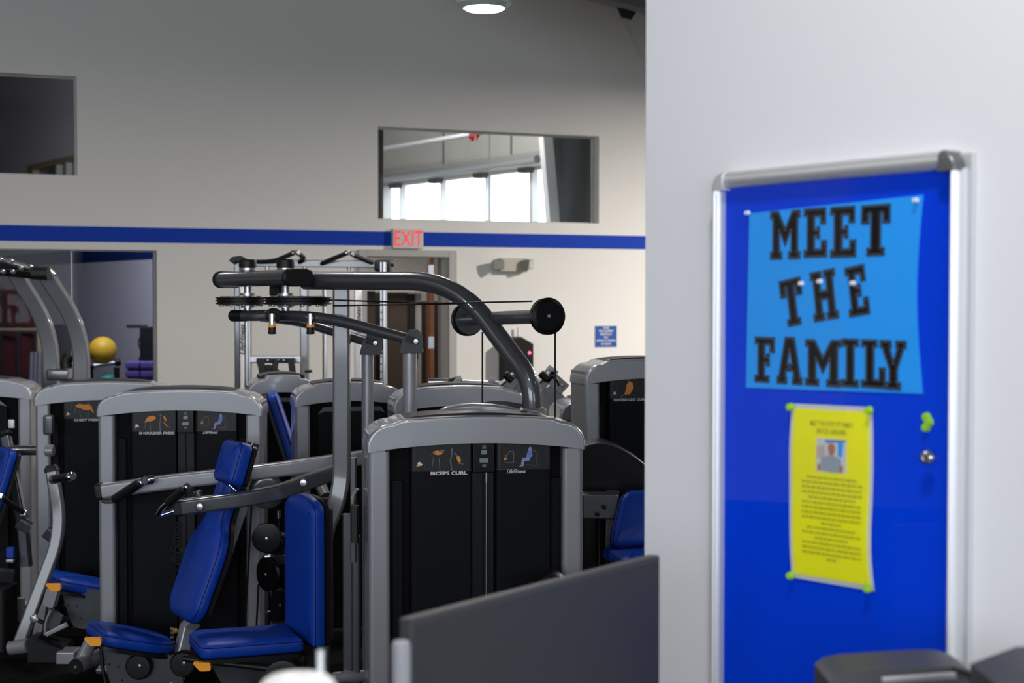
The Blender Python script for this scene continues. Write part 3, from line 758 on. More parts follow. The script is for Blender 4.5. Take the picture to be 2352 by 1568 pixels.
Yt = 5.62
cap_px = [(994, 990), (1000, 955), (1008, 940), (1022, 932), (1050, 927), (1085, 924), (1130, 926), (1165, 931), (1195, 939), (1230, 949), (1252, 960), (1262, 990)]
m_ = MB(); pl2 = [(P(x, y, Yt).x, P(x, y, Yt).z) for x, y in cap_px]
vs = []; fs = []; n = len(pl2); rg = ((.03, -.008), (.012, .0), (.002, .016), (0, .04), (0, .27), (.012, .295))
for d, y in rg:
    for i, (x, z) in enumerate(pl2):
        cx = (pl2[0][0] + pl2[-1][0])/2; f = 1 - d/.2
        vs.append(V3((cx + (x - cx)*f, Yt + y, z - d*.55 - max(y, 0)*.085)))
for j in range(len(rg)-1):
    for i in range(n): fs.append([j*n+i, j*n+(i+1) % n, (j+1)*n+(i+1) % n, (j+1)*n+i])
fs += [list(range(n))[::-1], [(len(rg)-1)*n+i for i in range(n)]]
cp = m_.add(vs, fs).build('tower_cap', SILVER, pf, ang=50)
ins = [(P(x, y, Yt).x, P(x, y, Yt).z) for x, y in ((1108, 927), (1130, 922.5), (1165, 924), (1200, 930), (1224, 937), (1195, 943), (1150, 932))]
MB().prism(ins, (0, Yt + .06, 0), XX, ZZ, YY*.16 - ZZ*.014).build('top_inset', BLACKG, cp)
x0, x1 = P(1003, 980, Yt).x, P(1252, 980, Yt).x; zc = P(1000, 984, Yt).z
for xx in (x0 + .035, x1 - .035):
    MB().sweep([(xx, Yt + .07, 0), (xx, Yt + .07, zc + .02)], rrect(.07, .10, .014), up=YY).build('tower_post', SILVER, pf)
    MB().sweep([(xx, Yt + .24, 0), (xx, Yt + .24, zc)], rrect(.07, .06, .014), up=YY).build('tower_post', SILVER, pf)
MB().box(((x0+x1)/2, Yt + .15, zc/2 + .01), (x1 - x0 - .03, .2, zc - .04), bev=.01).build('shroud', SHROUD, pf)
RT = .0372
boom = fillet([P(1222, 975, 5.66), P(1222, 876, 5.66), P(1050, 646, 5.9), P(700, 644, 6.34)], [.24, .22], 10)
bm_ = MB().sweep(boom, circ(RT, 24)).build('boom', SILVER_D, pf)
MB().lathe([(.055, 0), (.055, .012), (.042, .02)], P(1222, 948, 5.66), ZZ).build('boom_collar', SILVER, pf)
# upper pivot beam with rounded end caps
ua_, ub_ = P(524, 642, 6.74), P(684, 637, 6.2); ud = (ub_ - ua_).normalized()
ov = lambda w_, h_: rrect(w_, h_, h_/2 - .001, 7)
pbm = MB().sweep([ua_, ub_], ov(.130, .067), up=ZZ).build('pivot_beam', SILVER_D, pf)
for q, sg_ in ((ub_, 1), (ua_, -1)):
    MB().sweep([q - ud*.004*sg_, q + ud*.010*sg_, q + ud*.018*sg_], ov(.142, .074), up=ZZ, scale=[1, 1, .88]).build('end_cap', BLACK, pbm)
# pivots: knob, shaft, cam disc
for pxk, Yk, rc, co in ((569, 6.56, .108, -.03), (656, 6.36, .142, .05)):
    xk = P(pxk, 640, Yk).x; k0 = P(pxk, 640, Yk)
    zk = P(pxk, 612, Yk).z
    sm = MB()
    sm.lathe([(.026, 0), (.026, .018), (.036, .02), (.036, .03)], (xk, Yk, zk - .036), ZZ).cyl((xk, Yk, P(0, 728, Yk).z), (xk, Yk, zk), .017)
    for py, r in ((676, .034), (684, .044), (696, .044), (703, .03)): sm.cyl((xk, Yk, P(0, py, Yk).z - .006), (xk, Yk, P(0, py, Yk).z + .006), r)
    sh_ = sm.build('pivot_shaft', STEEL, pf)
    MB().lathe([(.034, 0), (.038, .004), (.038, .03), (.034, .036)], (xk, Yk, zk - .006), ZZ).build('knob', BLACK, sh_)
    zc_ = P(0, 691, Yk).z
    cmx = (xk + co, Yk, zc_ - .014)
    cd = MB().lathe([(rc*.55, -.004), (rc, 0), (rc, .005), (rc*.93, .008), (rc*.93, .011), (rc, .014), (rc, .018), (rc*.93, .02), (rc*.93, .023), (rc, .026), (rc, .030), (rc*.55, .034)], cmx, ZZ, 40).build('cam_pulley', BLACK, pf)
    bt = MB()
    for i in range(10):
        t = 2*math.pi*i/10; bolt(bt, V3(cmx) + V3((rc*.75*math.cos(t), rc*.75*math.sin(t), .030)), ZZ, .008); bolt(bt, V3(cmx) + V3((rc*.8*math.cos(t), rc*.8*math.sin(t), -.002)), -ZZ, .009)
    bt.build('bolts', STEEL, cd, kind='stuff')
MB().fbox(P(640, 668, 6.4), ud, V3((-ud.y, ud.x, 0)), ZZ, (-.05, .03), (-.02, .02), (-.02, .02), .004).build('stop_block', BLACK, pf)
# lower pivot beam and arms to the brackets
la, lb = P(538, 725, 6.74), P(630, 724, 6.24); ld = (lb - la).normalized()
lbm = MB().sweep([la, lb], circ(.0235, 20)).build('lower_beam', SILVER_D, pf)
for q, sg_, rr in ((lb, 1, .029), (la, -1, .026)): MB().cyl(q - ld*.035*sg_, q + ld*.012*sg_, rr, bev=.004).build('end_cap', BLACK, lbm)
MB().cyl(P(532, 725, 6.55), P(566, 725, 6.5), .0245, bev=.004).build('end_cap', BLACK, lbm)
for path, rr in (([P(560, 725, 6.5), P(742, 726, 6.2), P(950, 783, 5.95)], .0225), ([P(600, 728, 6.62), P(690, 738, 6.56), P(855, 788, 6.36)], .0205)):
    MB().sweep(fillet(path, .18), circ(rr, 18)).build('lower_arm', SILVER_D, pf)
for pxb, pyb, Yb_, pxp, rp in ((947, 782, 5.95, 941, .0272), (855, 786, 6.36, 844, .0255)):
    s_ = Yb_ / 5.95 * 1.12; bp = P(pxb, pyb, Yb_)
    pr_ = roundpoly([(-.042, -.042), (.036, -.042), (.036, .005), (.022, .04), (-.012, .04), (-.02, .018), (-.03, .008)], [.006, .01, .01, .02, .02, .006, .006])
    br_ = MB()
    for yy in (-.034, .026): br_.prism([(x*s_, y*s_) for x, y in pr_], bp + YY*yy, XX, ZZ, YY*.008)
    br_.box(bp - ZZ*.036*s_, (.074*s_, .06, .016), bev=.003)
    bo = br_.build('bracket', BRKT, pf)
    bb = MB(); bolt(bb, bp + XX*.016 - YY*.034 - ZZ*.002, TOCAM, .012); bb.build('bolt', STEEL, bo)
    tb = MB(); tb.cyl(bp - XX*.02 - YY*.05 + ZZ*.012, bp + XX*.004 - YY*.05 + ZZ*.002, .014, n=6); tb.build('clamp_bolt', SILVER_D, bo)
    tp = P(pxp, pyb + 18, Yb_); MB().cyl(floor_pt(tp), tp, rp, n=24).build('upright', SILVER, pf)
for px, Yk in ((625, 6.22), (713, 6.2)):
    p0 = P(px, 737, Yk)
    pn = MB().cyl(p0 - ZZ*.02, p0 + ZZ*.03, .0125).build('plunger', CHROME, pf)
    MB().lathe([(.0150, 0), (.0155, -.006), (.0155, -.018), (.018, -.022), (.0185, -.026), (.010, -.029)], p0 - ZZ*.025, ZZ, 20).build('grip', BLACK, pn)
    MB().cyl(p0 - ZZ*.026, p0 - ZZ*.014, .0158).build('collar', ORANGE, pn, label='orange collar')
# main upright of the seat
up_ = fillet([P(785, 655, 6.28), P(785, 1128, 6.28), P(738, 1240, 6.22), P(738, 1600, 6.22)], [.12, .1], 8)
MB().sweep(up_, rrect(.070, .070, .012), up=TOCAM).build('main_upright', SILVER_M, pf)
# cross tube with its two cable pulleys
pL, pR = P(1076, 733, 6.02), P(1254, 726, 5.42); pd = (pR - pL).normalized()
ctb = MB().cyl(pL, pR, .026).build('pulley_tube', SILVER_D, pf)
for q, sg_, py in ((pR, 1, 0), (pL, -1, 0)):
    pu = MB().lathe([(.055, -.012), (.066, -.010), (.066, -.004), (.058, 0), (.066, .004), (.066, .012), (.052, .016), (.05, .013), (.001, .013)], q + pd*.01*sg_, pd*sg_, 40).build('cable_pulley', BLACKG, pf)
    hb = MB(); bolt(hb, q + pd*(.0235)*sg_, pd*sg_, .008); hb.build('bolt', STEEL, pu)
    MB().lathe([(.060, -.022), (.060, -.016), (.02, -.014)], q + pd*.01*sg_, pd*sg_, 30).build('pulley_plate', SILVER_D, pu)
cb = MB()
cb.sweep([P(740, 688, 6.3), P(1000, 696.5, 5.86), P(1222, 691.5, 5.46)], circ(.0032, 8)).build('cable', BLACK, pf)
MB().sweep([P(765, 702, 6.24), P(905, 699.5, 6.12), P(1062, 697, 6.02)], circ(.0032, 8)).build('cable', BLACK, pf)
MB().cyl(P(1108, 762, 6.02), P(1108, 926, 6.02), .0035, n=8).build('cable', BLACK, pf)
MB().cyl(P(1275, 755, 5.42), P(1275, 1000, 5.42), .0035, n=8).build('cable', BLACK, pf)
MB().box(P(1180, 1300, 5.9), (.02, .02, .02)) 
def pad(root, name, poly, O, U, W_, N, t, bev, crown, back=True, piping=True):
    pdm = MB().pillow(poly, O, U, W_, N, t, bev, crown).build(name, VINYL, root, ang=60)
    if sum(poly[i-1][0]*poly[i][1] - poly[i][0]*poly[i-1][1] for i in range(len(poly))) < 0: poly = poly[::-1]
    if piping:
        r_ = inset(poly, bev*.12)
        MB().sweep([V3(O) + V3(U)*x + V3(W_)*y + V3(N)*(t - bev*.62) for x, y in r_], circ(.0022, 6), closed=True).build('piping', SEAM, pdm)
    if back:
        bk = inset(poly, .004)
        MB().prism(bk, V3(O) - V3(N)*.016, U, W_, V3(N)*.017).build('pad_back', BLACK, pdm, label='black backing board')
    return pdm
# back pad and seat
nB = V3((-.87, -.49, 0)).normalized(); dB = V3((.49, -.87, 0)).normalized()
nP = V3((-.93, -.37, 0)).normalized(); dP = V3((-nP.y, nP.x, 0))       # dP runs from the far side to the near side
if dP.y > 0: dP = -dP
nb = P(751, 1488, 6.0) + nP*.0; hgt = P(0, 1149, 6.0).z - nb.z
wdt = .32
poly = [(-.0, .012), (-.012, 0), (-wdt + .012, 0), (-wdt, .012)]
bp_ = roundpoly([(-wdt, 0), (0, 0), (0, hgt - .035), (-.05, hgt - .004), (-wdt/2, hgt + .012), (-wdt + .05, hgt - .004), (-wdt, hgt - .035)], [.02, .02, .02, .05, .09, .05, .02])
pad(pf, 'back_pad', bp_, nb, dB, ZZ, nB, .062, .026, .006)
MB().sweep([nb - dB*wdt/2 - nB*.03 + ZZ*.0, nb - dB*wdt/2 - nB*.03 + ZZ*(hgt*.9)], rrect(.03, .12, .006), up=nB).build('pad_rail', SILVER_D, pf)
so = P(700, 1500, 5.92); so = so + nP*.0
sl, sw = .405, .30
sp_ = roundpoly([(0, -sw), (0, 0), (sl, 0), (sl, -sw)], [.03, .03, .05, .05])
zt_ = V3((0, 0, 1)) + nP*0.0; sU = (nP + ZZ*.01).normalized(); sN = sU.cross(dP); sN = sN if sN.z > 0 else -sN
pad(pf, 'seat', [(x, y) for x, y in sp_], so, sU, dP, sN, .062, .026, .008)
q = so + sU*.2 - dP*.15 - ZZ*.02
MB().sweep([q, floor_pt(q)], rrect(.09, .09, .01), up=nP).build('seat_column', SILVER_D, pf)
MB().prism(roundpoly([(-.18, 0), (.16, 0), (.02, -.26), (-.10, -.26)], .03), so + sU*.2 - dP*.11 - ZZ*.018, sU, ZZ, dP*.012).build('seat_plate', SILVER_D, pf)
q = P(690, 1500, 5.98); MB().sweep([q, floor_pt(q)], rrect(.05, .06, .01), up=YY).build('seat_support', BLACK, pf)
q = P(650, 1560, 5.82); MB().lathe([(.05, -.02), (.075, -.015), (.075, .015), (.05, .02)], q, TOCAM).build('cam_pulley', BLACK, pf)
lv = MB().cyl(P(420, 1512, 5.85), P(620, 1535, 5.86), .012).build('seat_lever', BLACK, pf)
def lever(root, px, py, Y, sc=1.0):
    p_ = roundpoly([(-.036, .016), (.03, .016), (.034, .006), (.034, -.016), (-.006, -.018), (-.02, -.004)], .008)
    return MB().prism([(x*sc, y*sc) for x, y in p_], P(px, py, Y), XX, ZZ, YY*.022).build('release_lever', ORANGE, root, label='orange release lever')
lever(pf, 463, 1531, 5.78)
# ---------- shoulder press
sp_m = machine('shoulder_press_machine', 'shoulder press machine with two long arms and a reclined blue pad', 222, 600, 6.75, 3)
tower(sp_m, 222, 600, 6.75, 3, 1.68 - 213/3500*6.8, title='SHOULDER PRESS', figure=1)
RP = rrect(.066, .066, .011)
fa = fillet([P(232, 1128, 6.5), P(385, 1106, 6.53), P(600, 1084, 6.58), P(838, 1050, 6.7)], [.2, .2], 6)
arm_f = MB().sweep(fa, rrect(.064, .064, .012), up=ZZ).build('far_arm', SILVER, sp_m)
d_ = (fa[1] - fa[0]).normalized(); MB().sweep([fa[0] - d_*.022, fa[0] - d_*.014, fa[0] + d_*.006], rrect(.07, .07, .014), up=ZZ, scale=[.9, 1, 1]).build('end_cap', BLACK, arm_f)
na = fillet([P(408, 1166, 6.12), P(560, 1146, 6.2), P(645, 1130, 6.26), P(705, 1106, 6.33), P(772, 1083, 6.42)], [.15, .15, .15], 6)
arm_n = MB().sweep(na, rrect(.058, .062, .011), up=ZZ).build('near_arm', SILVER_D, sp_m)
d_ = (na[1] - na[0]).normalized(); MB().sweep([na[0] - d_*.018, na[0] - d_*.012, na[0] + d_*.012], rrect(.066, .066, .012), up=ZZ, scale=[.9, 1, 1]).build('end_cap', BLACK, arm_n)
for q in (P(460, 1163, 6.09), P(697, 1108, 6.29)):
    bb = MB(); bolt(bb, q, TOCAM, .017); bb.build('bolt', STEEL, arm_n)
MB().sweep(fillet([P(402, 1172, 6.1), P(361, 1186, 6.08), P(372, 1166, 6.05), P(388, 1152, 6.02)], [.02, .02]), circ(.0105, 12)).build('handle_rod', CHROME, sp_m)
g0, g1 = P(385, 1156, 6.02), P(424, 1122, 5.98); gd = (g1 - g0).normalized()
gr = MB().cyl(g0, g1, .0175, bev=.003).build('hand_grip', BLACK, sp_m); MB().cyl(g1 + gd*.0, g1 + gd*.022, .016, bev=.003).build('grip_cap', CHROME, gr)
MB().sweep(fillet([P(258, 1120, 6.56), P(234, 1151, 6.52), P(262, 1150, 6.5), P(285, 1138, 6.48)], [.02, .02]), circ(.0115, 12)).build('handle_rod', STEEL, sp_m)
g0, g1 = P(262, 1147, 6.48), P(322, 1108, 6.42); gd = (g1 - g0).normalized()
gr = MB().cyl(g0, g1, .02, bev=.003).build('hand_grip', BLACK, sp_m); MB().cyl(g1, g1 + gd*.016, .018, bev=.003).build('grip_cap', CHROME, gr)
q = P(340, 1102, 6.42); MB().cyl(q - YY*.012 - XX*.008, q + YY*.02 + XX*.012, .020, bev=.004).build('grip_cap', CHROME, gr)
MB().cyl(P(452, 1126, 6.3), P(459, 1146, 6.3), .019, bev=.006).build('handle_stub', SILVER_D, sp_m)
# reclined pads
nS = V3((-.87, -.50, 0)).normalized(); dS = V3((nS.y, -nS.x, 0)); dS = dS if dS.y < 0 else -dS
tl = math.radians(20.5); vS = (ZZ*math.cos(tl) - nS*math.sin(tl)).normalized(); NS = (nS*math.cos(tl) + ZZ*math.sin(tl)).normalized()
wS = .37
po = P(459, 1438, 6.25)
def width_at(y0, y1, w0): pass
Lp = (P(0, 1116, 6.27).z - po.z) / math.cos(tl)
hw = wS/2; nw = hw*.50
lower = roundpoly([(-hw*.72, 0), (hw*.72, 0), (hw*.96, .05), (hw, Lp*.44), (hw*.92, Lp*.57), (nw, Lp*.70), (nw*.96, Lp - .02), (nw*.7, Lp), (-nw*.7, Lp), (-nw*.96, Lp - .02), (-nw, Lp*.70), (-hw*.92, Lp*.57), (-hw, Lp*.44), (-hw*.96, .05)], [.04, .04, .06, .06, .06, .06, .03, .03, .03, .03, .06, .06, .06, .06])
cO = po - dS*hw*.72
pad(sp_m, 'back_pad', lower, cO, dS, vS, NS, .062, .028, .012)
ho = P(560, 1121, 6.30) - dS*nw*.9
tl2 = math.radians(17); vH = (ZZ*math.cos(tl2) - nS*math.sin(tl2)).normalized(); NH = (nS*math.cos(tl2) + ZZ*math.sin(tl2)).normalized()
Lh = (P(0, 1024, 6.32).z - ho.z) / math.cos(tl2)
nh = hw*.60
ho = ho - dS*(nh - nw*.9)
head = roundpoly([(-nh, 0), (nh, 0), (nh, Lh), (-nh, Lh)], [.03, .03, .04, .04])
pad(sp_m, 'head_pad', head, ho, dS, vH, NH, .072, .026, .008)
MB().sweep([ho - NH*.03 + vH*.02, ho - NH*.03 + vH*(Lh + .01)], rrect(.05, .04, .008), up=nS).build('head_bracket', SILVER_D, sp_m)
MB().cyl(P(528, 1114, 6.36), P(545, 1128, 6.34), .008).build('head_pin', CHROME, sp_m)
b0 = cO - NS*.045 + vS*(Lp*.9); b1 = cO - NS*.045
bt0 = P(432, 1440, 6.44); bt1 = P(394, 1600, 6.36)
MB().sweep([b0, b1 + vS*.05, bt0, bt1], rrect(.062, .062, .012), up=nS).build('back_tube', SILVER, sp_m)
# seat
tS = math.radians(-15); sU2 = (-nS*math.cos(tS) + ZZ*math.sin(tS)).normalized(); sN2 = sU2.cross(dS); sN2 = sN2 if sN2.z > 0 else -sN2
s0 = P(238, 1469, 6.16)
seat_poly = roundpoly([(0, -.29), (0, -.02), (.05, 0), (.23, 0), (.335, -.06), (.335, -.25), (.23, -.31), (.05, -.31)], [.05, .05, .05, .09, .07, .07, .09, .05])
pad(sp_m, 'seat', seat_poly, s0 - sN2*.03, sU2, dS, sN2, .062, .028, .010)
pt_ = [(238, 1492), (372, 1500), (420, 1512), (420, 1640), (290, 1640), (262, 1600), (246, 1545)]
MB().prism([(P(x, y, 6.34).x, P(x, y, 6.34).z) for x, y in pt_], (0, 6.34, 0), XX, ZZ, YY*.014).build('seat_plate', SILVER_D, sp_m)
dm_ = MB()
for x, y in ((240, 1525), (251, 1524), (272, 1530), (281, 1561)): dm_.lathe([(.006, 0), (.001, .001)], P(x, y, 6.338), TOCAM, 10)
dm_.build('plate_hole', BLACK, sp_m)
MB().sweep([P(233, 1478, 6.33), P(233, 1500, 6.33), P(238, 1545, 6.33), P(252, 1600, 6.33)], rrect(.012, .02, .003), up=TOCAM).build('edge_strip', BLACK, sp_m)
lever(sp_m, 212, 1474, 6.1)
for px, py in ((321, 1528), (423, 1522)):
    kb = MB().lathe([(.055, 0), (.055, .02), (.048, .03), (.02, .032)], P(px, py, 6.33), TOCAM).build('pivot_boss', BLACK, sp_m)
    b2 = MB(); bolt(b2, P(px, py, 6.3), TOCAM, .009); b2.build('bolt', STEEL, kb)
MB().sweep([P(320, 1528, 6.36), P(424, 1522, 6.36)], rrect(.09, .02, .008), up=TOCAM).build('link_bar', BLACK, sp_m)
# foot tube, strut
fd = V3((.25, .97, 0)).normalized(); f0 = P(175, 1531, 6.42); f0.z = max(f0.z, .034)
ft = MB().cyl(f0, f0 + fd*.5, .034).build('foot_tube', SILVER, sp_m)
MB().lathe([(.0335, 0), (.0345, .004), (.031, .008), (.029, .006), (.001, .006)], f0, -fd, 26).build('end_cap', [BLACK], ft)
b2 = MB(); bolt(b2, f0 - fd*.006, -fd, .008); b2.build('bolt', STEEL, ft)
MB().cyl(P(184, 1526, 6.48), P(224, 1440, 6.56), .029).build('strut', SILVER, sp_m)
# rear frame with pulleys, cables and weight numbers
for c_, r_, ax, Y in (((613, 1235), .064, V3((.05, -1, 0)), 6.55), ((616, 1318), .074, V3((-.72, -.70, 0)), 6.56), ((648, 1388), .06, V3((-.5, -.86, 0)), 6.5)):
    pu = MB().lathe([(r_*.9, -.012), (r_, -.010), (r_*.92, 0), (r_, .010), (r_*.9, .012), (.001, .013)], P(*c_, Y), ax.normalized(), 36).build('cable_pulley', BLACKG, sp_m)
    b2 = MB(); bolt(b2, P(*c_, Y) + ax.normalized()*.013, ax.normalized(), .007); b2.build('bolt', STEEL, pu)
MB().cyl(P(578, 1160, 6.58), P(562, 1460, 6.58), .0045, n=8).build('cable', BLACK, sp_m); MB().cyl(P(594, 1340, 6.58), P(588, 1460, 6.58), .0045, n=8).build('cable', BLACK, sp_m)
MB().cyl(P(640, 1190, 6.5), P(640, 1212, 6.5), .004, n=8).build('cable', BLACK, sp_m); MB().cyl(P(640, 1172, 6.5), P(640, 1190, 6.5), .009).build('cable_end', CHROME, sp_m)
MB().sweep(fillet([P(602, 1285, 6.5), P(605, 1277, 6.48), P(625, 1276, 6.48), P(627, 1286, 6.5)], .01), circ(.0045, 8)).build('shackle', CHROME, sp_m)
MB().lathe([(.05, -.03), (.075, -.02), (.075, .02), (.05, .03)], P(612, 1128, 6.62), V3((.2, -1, 0)).normalized()).build('arm_pivot', SILVER_D, sp_m)
MB().cyl(P(735, 1112, 6.5), P(748, 1140, 6.45), .024).build('arm_stop', STEEL, sp_m)
MB().box(P(748, 1150, 6.44), (.085, .06, .035), bev=.01).build('arm_stop_block', BLACK, sp_m)
nm = MB()
for i, tx in enumerate(('55', '70', '85', '100', '115')): nm.text(tx, P(395, 1446 + i*10, 6.735), XX, ZZ, .011, bold=.02)
nm.build('weight_numbers', WHITE_INK, sp_m, flat=True)
MB().lathe([(.011, 0), (.011, .012), (.004, .014)], P(404, 1447, 6.735), TOCAM, 14).build('selector_pin', ORANGE, sp_m, label='orange selector pin')
MB().text('LifeFitness', P(412, 1312, 6.765), ZZ*.95 + XX*.0, -XX, .038, sx=1.0, shear=.35, bold=.02, align='LEFT').build('side_lettering', BLACKG, sp_m, flat=True, label='dark upright lettering on the centre channel')
# ---------- chest press
cpm = machine('chest_press_machine', 'chest press machine standing just behind the shoulder press machine', 78, 396, 7.65, 10)
tower(cpm, 78, 396, 7.65, 10, 1.68 - 196/3500*7.7, title='CHEST PRESS', figure=2)
RL = rrect(.056, .05, .010)
la_ = fillet([P(120, 1082, 7.12), P(142, 1218, 7.1), P(45, 1476, 7.02)], .22, 8)
pl_ = MB().sweep(la_, RL, up=TOCAM).build('press_lever', SILVER_M, cpm)
d_ = (la_[1] - la_[0]).normalized(); MB().sweep([la_[0] - d_*.03, la_[0] - d_*.012, la_[0] + d_*.002], rrect(.062, .056, .012), up=TOCAM, scale=[.7, 1, 1]).build('end_cap', BLACK, pl_)
g0, g1 = P(126, 1100, 7.06), P(160, 1095, 6.96); gd = (g1 - g0).normalized()
gr = MB().cyl(g0, g1, .019, bev=.003).build('hand_grip', BLACK, cpm); MB().cyl(g1, g1 + gd*.03, .0215, bev=.005).build('grip_cap', CHROME, gr); MB().cyl(g0 - gd*.02, g0 + gd*.004, .022).build('grip_mount', STEEL, gr)
fl_ = fillet([P(12, 995, 7.75), P(22, 1050, 7.75), P(56, 1230, 7.75), P(62, 1300, 7.75)], .2)
l2 = MB().sweep(fl_, rrect(.05, .05, .01), up=TOCAM).build('press_lever', SILVER_D, cpm)
MB().cyl(P(11, 992, 7.75), P(14, 1003, 7.74), .034, bev=.006).build('end_cap', BLACK, l2)
MB().cyl(P(24, 1034, 7.74), P(120, 1033, 7.72), .026).build('lever_link', SILVER_D, cpm); MB().cyl(P(105, 1034, 7.6), P(124, 1034, 7.6), .03, bev=.004).build('link_joint', SILVER, cpm)
MB().cyl(P(22, 1488, 7.0), P(64, 1482, 6.98), .033, bev=.004).build('foot_bar', SILVER, cpm)
fb = MB().prism([(P(x, y, 6.95).x, P(x, y, 6.95).z) for x, y in ((64, 1466), (138, 1491), (138, 1535), (64, 1530))], (0, 6.95, 0), XX, ZZ, YY*.22).build('foot_block', BLACK, cpm)
MB().box(P(158, 1508, 6.98), (.085, .12, .07), bev=.008).build('foot_box', SILVER, cpm)
MB().box(P(95, 1540, 7.1), (.14, .2, .06), bev=.006).build('base_plate', RUBBER, cpm)
sc0 = P(130, 1341, 7.13)
pad(cpm, 'seat', seat_poly, sc0 - sN2*.03, sU2, dS, sN2, .062, .028, .010)
pt_ = [(142, 1345), (232, 1355), (232, 1450), (200, 1445), (170, 1440), (158, 1415), (146, 1375)]
MB().prism([(P(x, y, 7.2).x, P(x, y, 7.2).z) for x, y in pt_], (0, 7.2, 0), XX, ZZ, YY*.014).build('seat_plate', SILVER_D, cpm)
dm_ = MB()
for x, y in ((148, 1390), (157, 1389), (176, 1392), (185, 1419), (168, 1440)): dm_.lathe([(.006, 0), (.001, .001)], P(x, y, 7.198), TOCAM, 10)
dm_.build('plate_hole', BLACK, cpm)
lever(cpm, 121, 1349, 6.98)
MB().prism([(P(x, y, 7.02).x, P(x, y, 7.02).z) for x, y in ((106, 1352), (134, 1354), (120, 1397), (97, 1389))], (0, 7.02, 0), XX, ZZ, YY*.07).build('lever_block', SILVER, cpm)
MB().sweep(fillet([P(120, 1398, 7.05), P(107, 1425, 7.05), P(106, 1456, 7.05)], .1), rrect(.01, .05, .003), up=TOCAM).build('guard_plate', SILVER, cpm)
MB().prism([(P(x, y, 7.06).x, P(x, y, 7.06).z) for x, y in ((118, 1400), (142, 1416), (134, 1442), (106, 1455), (108, 1428))], (0, 7.06, 0), XX, ZZ, YY*.03).build('guard', SILVER_D, cpm)
MB().sweep([P(108, 1456, 7.0), P(152, 1434, 7.0)], rrect(.022, .04, .004), up=TOCAM).build('pedal', STEEL, cpm)
b2 = MB(); bolt(b2, P(79, 1420, 7.0), TOCAM, .02); b2.build('bolt', STEEL, cpm)
MB().cyl(P(88, 1424, 7.04), P(100, 1430, 7.04), .01).build('stop_bar', BLACK, cpm)
MB().sweep([P(84, 1470, 7.1), P(100, 1395, 7.2)], rrect(.04, .05, .008), up=TOCAM).build('seat_strut', SILVER, cpm)
nk = P(274, 1330, 7.27)
vC = (ZZ*.95 - nS*.3).normalized(); NC = (nS*.95 + ZZ*.3).normalized()
pad(cpm, 'back_pad', roundpoly([(-.28, 0), (0, 0), (0, .55), (-.28, .55)], .05), nk + XX*.08, dS, vC, NC, .06, .026, .01)
MB().sweep([P(258, 1402, 7.2), P(275, 1330, 7.26)], rrect(.045, .045, .008), up=TOCAM).build('back_strut', SILVER, cpm)
MB().cyl(P(255, 1402, 7.1), P(222, 1470, 7.1), .022).build('strut', SILVER, cpm)
MB().sweep([P(106, 1220, 7.65), P(122, 1232, 7.65)], rrect(.06, .05, .01), up=TOCAM).build('frame_tube', SILVER_D, cpm)
MB().box(P(112, 975, 7.55), (.05, .05, .10), bev=.012).build('pulley_housing', SILVER_D, cpm)
# ---------- leftmost machine
lm = machine('row_machine', 'machine cut by the picture edge, beside the chest press machine', -300, 70, 8.15, 4)
tower(lm, -300, 70, 8.15, 4, 1.68 - 187/3500*8.17, plain=True)
nl = P(-24, 1262, 7.5)
pad(lm, 'back_pad', roundpoly([(-.3, 0), (0, 0), (0, .5), (-.3, .5)], .05), nl, dS, vC, NC, .06, .026, .01)
MB().box(P(26, 973, 7.9), (.03, .02, .045), bev=.003).build('latch', STEEL, lm)
g0, g1 = P(6, 1143, 7.2), P(52, 1176, 7.3)
gr = MB().cyl(g0, g1, .013).build('hand_grip', BLACK, lm); MB().cyl(g0 - (g1-g0).normalized()*.02, g0, .016, bev=.003).build('grip_cap', CHROME, gr); MB().cyl(g1, g1 + (g1-g0).normalized()*.035, .02, bev=.004).build('grip_mount', STEEL, gr)
MB().sweep([P(42, 1198, 7.3), P(68, 1212, 7.32)], rrect(.055, .055, .012), up=TOCAM).build('arm', SILVER_D, lm)
MB().sweep([P(52, 1215, 7.4), P(60, 1300, 7.4)], rrect(.045, .045, .01), up=TOCAM).build('arm_strut', SILVER_D, lm)
MB().box(P(24, 1268, 7.35), (.035, .03, .05), bev=.004).build('pad_bracket', VINYL, lm); MB().box(P(24, 1287, 7.3), (.035, .03, .014), bev=.002).build('bracket_clip', STEEL, lm)
MB().sweep([P(-20, 1320, 7.3), P(20, 1322, 7.4)], rrect(.07, .07, .012), up=ZZ).build('seat_tube', SILVER_D, lm)
MB().sweep([P(-20, 1345, 7.25), floor_pt(P(-20, 1345, 7.25))], rrect(.2, .2, .03), up=YY).build('base', BLACK, lm)
MB().box(P(48, 1400, 7.5), (.035, .03, .12), bev=.004).build('base_bracket', SILVER, lm)
# ---------- pulldown machine with two curved uprights
pm = thing('pulldown_machine', 'machine with two curved grey uprights in front of the studio glass', 'exercise machine', floor_pt(P(150, 880, 8.7)))
for x0, x1, x2, Y in ((187, 187, 100, 8.6), (117, 117, 32, 8.9)):
    MB().sweep(fillet([floor_pt(P(x0, 900, Y)), P(x0, 758, Y), P(x2, 622, Y - .1)], [.32], 10), rrect(.086, .07, .012), up=TOCAM).build('curved_upright', SILVER_M, pm)
MB().sweep([P(-40, 606, 8.7), P(116, 626, 8.55)], rrect(.05, .05, .012), up=ZZ).build('cross_bar', BLACK, pm)
MB().sweep([P(74, 627, 8.4), P(111, 628, 8.4)], rrect(.058, .07, .025), up=ZZ).build('roller_pad', BLACK, pm)
MB().sweep([P(-20, 622, 8.6), P(75, 632, 8.5)], rrect(.03, .04, .008), up=ZZ).build('lower_bar', BLACKG, pm)
hw_ = MB()
